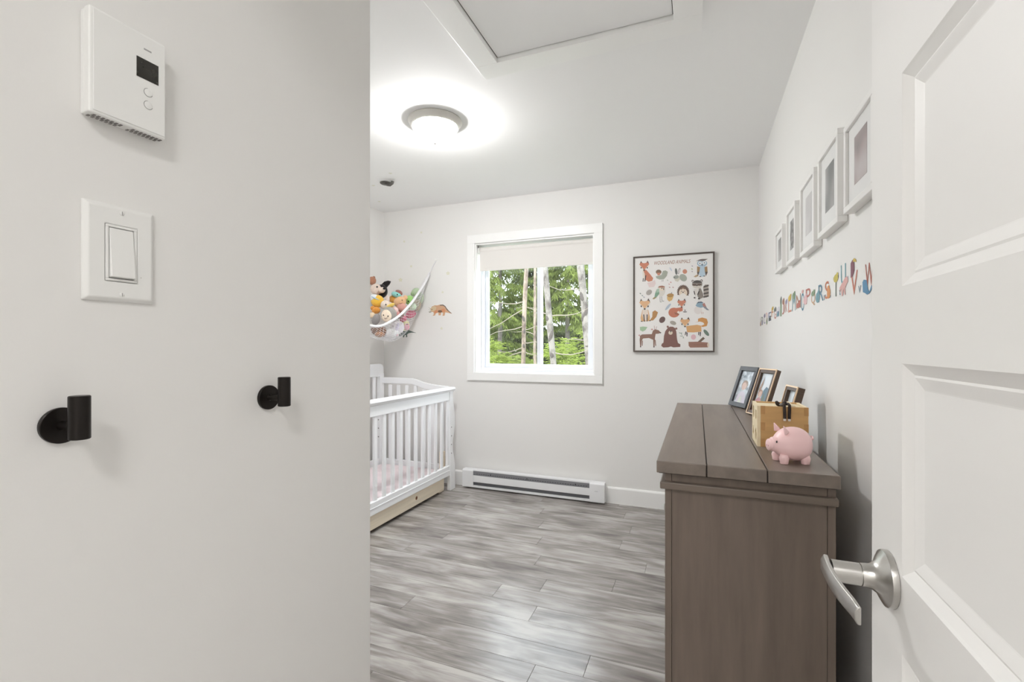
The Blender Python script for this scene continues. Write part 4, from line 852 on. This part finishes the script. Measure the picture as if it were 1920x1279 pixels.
for i in range(NU):
    for j in range(NV):
        s0_, s1_ = i/NU, (i+1)/NU; t0_, t1_ = j/NV, (j+1)/NV
        if (i+j) % 2 == 0: a, b_ = netpt(s0_, t0_), netpt(s1_, t1_)
        else: a, b_ = netpt(s0_, t1_), netpt(s1_, t0_)
        if (b_-a).length > .003: nb.tube([a, b_], .0013, 3, caps=False)
obj('netting', nb, NETW, net, kind='stuff')
obj('cord', MB().tube([hookA, hookA.lerp(netA, .5)+V((0, -.004, 0)), netA], .004, 6), NETW, net)
obj('wall_hook', MB().lathe([(.006, .004), (.006, -.012), (.009, -.013), (.009, -.018), (0, -.019)], hookA, 'y', 12), PLASTIC, net)

def plush(rgb, nm=None):
    rgb = tuple(int(c+(255-c)*.12) for c in rgb) if max(rgb) > 60 else rgb
    return mat('plush_%d_%d_%d' % rgb, rgb, .95, spec=.1, sheen=.35, bump=.35, bscale=260, var=.08, vscale=90)
PXM = 4.3/F       # metres per photo pixel around the net
def toy(name, label, px, py, Y):
    return thing(name, label, 'plush toy', at_Y(px, py, Y), group='plush toys in the corner net')
def blob(t, part, px, py, Y, r, rgb, rot=(0, 0, 0), m=None):
    r3 = tuple(q*PXM for q in (r if isinstance(r, (tuple, list)) else (r, r, r)))
    return obj(part, MB().ell(at_Y(px, py, Y), r3, rot, 20, 14, jit=.012), m or plush(rgb), t)
def eye(t, px, py, Y, r=.9): return obj('eye', MB().ell(at_Y(px, py, Y), r*PXM, (0, 0, 0), 10, 8), BLACKM, t)
def smile(t, px, py, Y, w, rgb=(120, 70, 60)):
    obj('mouth', MB().tube([at_Y(px+w*(i/6-.5), py+w*.22*(1-((i/3)-1)**2), Y) for i in range(7)], .0016, 6), ink(rgb), t)
t = toy('plush_bear', 'brown plush head peeking up at the very top of the pile', 699, 527, 3.36); blob(t, 'head', 697.5, 526.5, 3.38, (7.5, 7, 7.5), (170, 112, 84)); blob(t, 'ear', 701, 520.5, 3.39, 2.6, (150, 96, 70))
# black and cream plush dog
t = toy('plush_dog', 'black and cream plush dog with one upright pointed ear on the pile', 708, 545, 3.30)
blob(t, 'head', 716, 546, 3.34, (10, 10, 12), (34, 32, 34)); blob(t, 'face', 705, 543, 3.30, (11, 8, 10), (226, 206, 192), (0, .3, 0)); blob(t, 'muzzle', 716, 544, 3.285, (6, 6, 5), (230, 212, 198), (0, -.3, 0)); eye(t, 707, 538, 3.27, 1.5); blob(t, 'nose', 720.5, 541, 3.262, (2.6, 2, 2), (30, 28, 28))
e = at_Y(726, 529, 3.35); obj('ear', MB().prism([at_Y(*p, 3.345) for p in ((716, 540), (715, 533), (720, 528), (727, 526), (731, 527), (729, 532), (724, 538), (720, 543))], (0, .02, 0)), plush((30, 28, 30)), t, bevel=.004, seg=3)
smile(t, 711, 549, 3.262, 9)
t = toy('striped_plush_ball', 'yellow and white plush ball below the dog', 708, 565, 3.24); blob(t, 'ball', 708, 565, 3.26, 11, (240, 186, 56)); blob(t, 'white_cap', 704, 560, 3.247, (10, 8, 7), (226, 230, 236), (0, .5, 0)); blob(t, 'stripe', 705, 559, 3.235, (9, 7, 1.3), (150, 186, 214), (0, .45, 0))
t = toy('orange_plush', 'small orange plush under the yellow ball', 705, 582, 3.20); blob(t, 'body', 705, 582, 3.22, (8, 6, 6), (222, 142, 50)); blob(t, 'paw', 699, 578, 3.21, 4, (206, 128, 44))
t = toy('plush_rabbit', 'white plush rabbit ear sticking up in the middle of the pile', 726, 563, 3.34); blob(t, 'ear', 726, 562, 3.34, (4.5, 3.5, 8), (232, 220, 216), (0, .15, 0)); blob(t, 'head', 730, 574, 3.36, (7, 6, 7), (232, 220, 216))
t = toy('plush_duck', 'white plush duck with a long yellow bill', 724, 572, 3.24); blob(t, 'head', 722.5, 572, 3.245, (8.5, 7.5, 8), (232, 216, 202)); blob(t, 'bill', 732, 573.5, 3.235, (9, 4, 3.2), (240, 204, 96), (0, -.42, 0)); eye(t, 723.5, 571, 3.21, 1.1)
t = toy('masked_plush', 'plush toy with teal face, brown hair and orange body', 742, 553, 3.42); blob(t, 'face', 743, 552.5, 3.40, (9.5, 7, 5), (140, 214, 208), (0, .3, 0)); blob(t, 'hair', 748, 549, 3.42, (7, 6, 4.5), (150, 92, 80), (0, .5, 0)); blob(t, 'body', 738, 561, 3.42, (9, 7, 7), (232, 162, 66)); eye(t, 745, 552.5, 3.375, 1.2); eye(t, 737, 551, 3.378, 1.0)
t = toy('tan_plush_bear', 'tan plush bear with dusty pink lower body', 750, 568, 3.36); blob(t, 'head', 750, 566, 3.35, (12, 9, 9), (230, 182, 134), (0, -.3, 0)); blob(t, 'ear', 760, 558, 3.36, 4, (230, 182, 134)); blob(t, 'body', 753, 577, 3.34, (9, 8, 8), (206, 146, 134)); eye(t, 748, 564, 3.317, .8); eye(t, 754, 563, 3.317, .8); smile(t, 751, 568, 3.313, 6)
t = toy('plush_frog', 'bright green plush frog with a black eye', 768, 563, 3.43); blob(t, 'head', 768, 563, 3.43, (8.5, 7.5, 8.5), (146, 202, 108)); eye(t, 766, 565, 3.397, 1.4); blob(t, 'mint_belly', 773, 575, 3.42, (8, 6, 7), (204, 226, 196))
t = toy('plush_dinosaur', 'pale green patterned plush dinosaur nearest the net cord', 781, 548, 3.52); blob(t, 'head', 780, 548, 3.52, (9, 7, 7.5), (168, 190, 154), (0, -.4, 0)); blob(t, 'body', 788, 560, 3.55, (7, 5, 11), (176, 190, 168), (0, .25, 0)); blob(t, 'crest', 774, 551, 3.50, (4, 4, 4), (150, 176, 130)); 
t = toy('grey_plush', 'grey and tan plush squeezed in the narrow end of the net', 784, 573, 3.54); blob(t, 'body', 782, 573, 3.53, (7, 6, 11), (178, 164, 142), (0, .3, 0))
t = toy('hot_pink_plush', 'hot pink plush showing through the net mesh', 769, 589, 3.47); blob(t, 'body', 770, 589, 3.47, (10, 8, 7), (222, 96, 132), (0, -.4, 0)); blob(t, 'arm', 756, 598, 3.40, (7, 6, 5.5), (226, 104, 138), (0, -.3, 0))
t = toy('plush_monkey', 'grey hooded plush monkey with a round cream face', 726, 591, 3.18); blob(t, 'hood', 729, 590, 3.20, (14, 11, 13), (150, 146, 140)); blob(t, 'face', 724.5, 592, 3.165, (10, 5, 10.5), (242, 222, 198)); eye(t, 719, 591, 3.14, 1.0); eye(t, 727.5, 593, 3.14, 1.0); smile(t, 723, 596, 3.142, 5)
t = toy('grey_fur_plush', 'dark grey furry plush leaning at the left of the pile', 705, 598, 3.15); blob(t, 'body', 705, 599, 3.15, (7, 6, 10), (136, 132, 130), (0, .5, 0)); blob(t, 'muzzle', 698, 591, 3.14, (5, 4, 5), (230, 206, 172))
t = toy('pale_pink_plush', 'pale pink plush paws between the monkey and the bear', 741, 582, 3.26); blob(t, 'paw', 740, 582, 3.26, (7, 5, 6), (236, 202, 198)); blob(t, 'foot', 745, 588, 3.27, (4, 3.5, 5), (214, 148, 142)); blob(t, 'body', 748, 590, 3.32, (9, 7, 7), (120, 66, 54))
t = toy('plush_unicorn', 'white plush unicorn with soft pastel patches at the bottom of the net', 742, 620, 3.30); blob(t, 'body', 745, 614, 3.34, (13, 10, 12), (238, 234, 240), (0, -.4, 0)); blob(t, 'rump', 731, 627, 3.27, (18, 11, 9.5), (238, 238, 240), (0, -.15, 0)); blob(t, 'patch', 741, 628, 3.262, (6, 2.5, 3), (236, 204, 214)); blob(t, 'patch', 745, 613, 3.265, (3, 2.5, 7), (222, 214, 236), (0, .3, 0)); eye(t, 738, 621, 3.245, 1.1)
t = toy('plush_owl', 'yellow and pink plush owl pressed against the net', 759, 610, 3.43); blob(t, 'body', 759, 610, 3.42, (9, 7, 10), (232, 228, 170), (0, .2, 0)); blob(t, 'wing', 763, 613, 3.40, (4.5, 5, 6), (232, 166, 178), (0, .2, 0)); eye(t, 763.5, 608, 3.378, 1.1); eye(t, 751, 617, 3.372, 1.1)
t = toy('brown_plush', 'brown plush lying in the left bottom of the net', 710, 621, 3.17); blob(t, 'body', 710, 620, 3.19, (15, 9, 9), (112, 78, 60), (0, .1, 0)); blob(t, 'foot', 712, 627, 3.17, (9, 7, 5), (168, 112, 74))

# ------------------------------------------------------------------ outside
GZ = -.6
struct('ground_outside', MB().box(-60, 40, YF+T+.3, 90, GZ-.1, GZ), mat('pale_grass_ground', (135, 140, 112), .9, var=.4, vscale=2))
def leaf_mat(name, rgb, var=.4, trans=.4):
    m = bpy.data.materials.new(name); m.use_nodes = True; nt = m.node_tree; n = nt.nodes; n.remove(n['Principled BSDF'])
    tc = n.new('ShaderNodeTexCoord'); no = n.new('ShaderNodeTexNoise'); no.inputs['Scale'].default_value = 2.2; no.inputs['Detail'].default_value = 6; no.inputs['Roughness'].default_value = .8
    nt.links.new(tc.outputs['Object'], no.inputs[0]); r = n.new('ShaderNodeValToRGB'); nt.links.new(no.outputs[0], r.inputs[0])
    c = lin(rgb); e = r.color_ramp.elements; e[0].position = .36; e[1].position = .66
    e[0].color = tuple(x*(1-var) for x in c)+(1,); e[1].color = tuple(min(1, x*(1+var*2.2)) for x in c)+(1,)
    d = n.new('ShaderNodeBsdfDiffuse'); t_ = n.new('ShaderNodeBsdfTranslucent'); mx = n.new('ShaderNodeMixShader'); mx.inputs[0].default_value = trans
    nt.links.new(r.outputs[0], d.inputs[0]); nt.links.new(r.outputs[0], t_.inputs[0]); nt.links.new(d.outputs[0], mx.inputs[1]); nt.links.new(t_.outputs[0], mx.inputs[2])
    nt.links.new(mx.outputs[0], n['Material Output'].inputs[0]); return m
LEAF = [leaf_mat('conifer_green', (98, 108, 58)), leaf_mat('bright_leaf_green', (112, 124, 60)), leaf_mat('deep_conifer_green', (72, 80, 52))]
def bark_mat(name, rgb, dark):
    m = mat(name, rgb, .9, spec=.1, bump=.5, bscale=30); nt = m.node_tree; n = nt.nodes; b = n['Principled BSDF']
    tc = n.new('ShaderNodeTexCoord'); mp = n.new('ShaderNodeMapping'); mp.inputs['Scale'].default_value = (6, 6, 3.2); nt.links.new(tc.outputs['Object'], mp.inputs[0])
    no = n.new('ShaderNodeTexNoise'); no.inputs['Scale'].default_value = 1; no.inputs['Detail'].default_value = 7; no.inputs['Roughness'].default_value = .7; nt.links.new(mp.outputs[0], no.inputs[0])
    r = n.new('ShaderNodeValToRGB'); e = r.color_ramp.elements; e[0].position = .38; e[0].color = lin(dark)+(1,); e[1].position = .56; e[1].color = lin(rgb)+(1,)
    nt.links.new(no.outputs[0], r.inputs[0]); nt.links.new(r.outputs[0], b.inputs['Base Color']); return m
BARK = bark_mat('pale_alder_bark', (120, 114, 109), (72, 66, 63)); BARK2 = bark_mat('warm_bark', (136, 122, 111), (86, 74, 68))
TWIG = mat('grey_twig', (120, 111, 100), .9)
SCAR = mat('dark_bark_scar', (66, 59, 56), .9)
def trunk(p0, p1, r0_, r1_, wob, n=14):
    pts = [V(p0).lerp(V(p1), i/n)+V((random.uniform(-wob, wob), random.uniform(-wob, wob), 0)) for i in range(n+1)]
    return MB().tube(pts, [(r0_+(r1_-r0_)*i/n)*random.uniform(.94, 1.06) for i in range(n+1)], 12), pts
def spray(vs, fs, c, ax, n, droop, needle, ln):
    side = ax.cross(V((0, 0, 1))).normalized()
    for q in range(n):
        u = q/(n-1)*ln*random.uniform(.8, 1.1); sg = 1 if q % 2 else -1
        b0_ = c+ax*u; d = (side*sg*random.uniform(.35, .9)+ax*.6+V((0, 0, -droop*random.uniform(.4, 1.5)))).normalized(); L = needle*random.uniform(.6, 1.3)
        w_ = d.cross(V((random.uniform(-1, 1), random.uniform(-1, 1), random.uniform(-.5, 1)))).normalized()*needle*.10
        o_ = len(vs); vs += [b0_-w_*.3, b0_+d*L*.5-w_, b0_+d*L, b0_+d*L*.5+w_]; fs.append((o_, o_+1, o_+2, o_+3))
def trunk_thing(label, base, top, r0_, r1_, bark, twigs, scars=()):
    t_ = thing('tree', label, 'tree', base, group='trees outside the window')
    mb, pts = trunk(base, top, r0_, r1_, .012); tr = obj('trunk', mb, bark, t_)
    for (z, a, L, rise) in twigs:
        k = (z-base[2])/(top[2]-base[2]); p = V(base).lerp(V(top), k); a = math.radians(a)
        q = [p+V((math.cos(a)*L*u, math.sin(a)*L*u*.6, L*rise*u+.06*L*math.sin(u*5+L*9))) for u in (0, .2, .4, .6, .8, 1)]
        bo = obj('branch', MB().tube(q, [.013, .011, .009, .007, .005, .002], 6), TWIG, tr)
    for (z, rr, sx) in scars:
        k = (z-base[2])/(top[2]-base[2]); p = V(base).lerp(V(top), k); R = r0_+(r1_-r0_)*k
        obj('bark_scar', MB().ell(p+V((sx*R, -R*.9, 0)), (R*.6, R*.22, rr), (0, random.uniform(-.4, .4), 0), 12, 8, jit=.12), SCAR, tr)
def conifer(label, px, Y, leafm, z0, z1, reach, nb, needle, r=.09, per=9):
    p = at_Y(px, 600, Y); t_ = thing('tree', label, 'tree', (p.x, Y, GZ-.02), group='trees outside the window')
    mb, pts = trunk((p.x, Y, GZ-.02), (p.x+.1, Y, z1+1), r, .03, .02); obj('trunk', mb, BARK, t_)
    vs, fs = [], []
    for k in range(nb):
        z = random.uniform(z0, z1); a = random.uniform(0, 2*PI); L = reach*random.uniform(.55, 1.1)*(1-.35*(z-z0)/(z1-z0)); sag = random.uniform(.15, .45)
        for j in range(per):
            u = .18+.82*(j+random.random())/per
            c = V((p.x+math.cos(a)*L*u, Y+math.sin(a)*L*u, z+.15*u-sag*L*u*u)); a2 = a+random.uniform(-.9, .9)
            spray(vs, fs, c, V((math.cos(a2), math.sin(a2), -.35-.5*u)).normalized(), 11, .9, needle, needle*2.0)
    obj('foliage', MB().add(vs, fs), leafm, t_, kind='stuff')
def shrub(label, px, Y, leafm, zc, rx, rz, n, needle):
    p = at_Y(px, 600, Y); t_ = thing('leafy_shrub', label, 'shrub', (p.x, Y, GZ-.02), group='shrubs outside the window')
    obj('stem', trunk((p.x, Y, GZ-.02), (p.x, Y, zc), .03, .012, .02)[0], TWIG, t_)
    vs, fs = [], []; clumps = [V((random.uniform(-1, 1), random.uniform(-1, 1), random.uniform(-1, 1))) for _ in range(14)]
    for k in range(n):
        c = random.choice(clumps)*.75+V((random.gauss(0, .22), random.gauss(0, .22), random.gauss(0, .16))); a = random.uniform(0, 2*PI)
        spray(vs, fs, V((p.x+c.x*rx, Y+c.y*rx, zc+c.z*rz)), V((math.cos(a), math.sin(a), random.uniform(-.3, .5))).normalized(), 7, .25, needle, needle*1.6)
    obj('foliage', MB().add(vs, fs), leafm, t_, kind='stuff')
def through(px_lo, px_hi, Y, ztop=7.0):
    a = at_Y(px_lo, 684, Y); b = at_Y(px_hi, 500, Y); s_ = (b.x-a.x)/(b.z-a.z)
    return (a.x+(GZ-a.z)*s_, Y, GZ-.02), (a.x+(ztop-a.z)*s_, Y, ztop)
b0, t0_ = through(981, 986.5, 10.5); trunk_thing('slim pale trunk seen in the left window pane with bare twigs', b0, t0_, .055, .042, BARK2, [(2.3, 185, 1.1, -.1), (2.0, 170, 1.6, -.28), (1.75, 200, 1.2, -.4), (1.0, 175, 1.5, -.32), (1.15, 190, 1.0, -.1), (1.3, -10, .5, -.1), (1.1, 0, .5, -.5), (1.6, 10, .4, .2)], ((1.85, .07, -.2), (1.2, .05, .3), (1.55, .05, .4)))
b0, t0_ = through(1003, 1003.5, 12.0); trunk_thing('thin trunk just left of the window mullion', b0, t0_, .04, .03, BARK2, [(1.5, 180, .7, .2), (2.2, 185, .6, .1)])
b0, t0_ = through(1037, 1022, 9.0); trunk_thing('mottled grey trunk right of the window mullion', b0, t0_, .068, .05, BARK, [(1.75, 5, .9, .25), (1.05, 0, 1.0, .1), (1.85, 175, .4, .3)], ((1.75, .06, -.3), (1.02, .05, .1), (1.4, .12, .3), (.82, .03, 0)))
b0, t0_ = through(1105, 1088, 9.4); trunk_thing('thick mottled grey trunk at the right window edge', b0, t0_, .08, .064, BARK, [(2.3, 170, .9, .25), (1.5, 10, .5, .5), (1.35, 185, .5, -.1)], ((2.2, .10, -.1), (1.85, .16, .3), (1.55, .07, -.2), (1.2, .05, .2)))
conifer('dense conifer with drooping boughs behind the left pane', 935, 14.0, LEAF[0], .2, 4.8, 1.5, 190, .16)
conifer('dark conifer filling the middle behind the mullion', 1000, 18.5, LEAF[2], -.2, 5.4, 1.8, 230, .21)
conifer('mixed green conifer behind the right pane', 1062, 15.5, LEAF[0], 1.9, 4.8, 1.4, 130, .18)
conifer('deep green conifer beyond the right window edge', 1135, 19.5, LEAF[2], -.2, 5.6, 1.9, 200, .22)
conifer('deep green conifer beyond the left window edge', 880, 19.5, LEAF[2], -.2, 5.6, 1.9, 200, .22)
conifer('far conifer low between the two grey trunks', 1050, 25.0, LEAF[2], -.4, 2.4, 2.2, 150, .3)
conifer('far conifer low behind the slim trunk', 960, 25.0, LEAF[2], -.4, 3.4, 2.2, 180, .3)
shrub('bright yellow-green spray of leaves low in the left pane', 928, 10.0, LEAF[1], 1.02, .35, .3, 150, .13)
shrub('light green leafy shrub low in the right pane', 1072, 10.5, LEAF[1], .95, .62, .62, 480, .10)
shrub('shadowy undergrowth shrub low in the left pane', 955, 12.5, LEAF[0], .55, .9, .55, 420, .13)
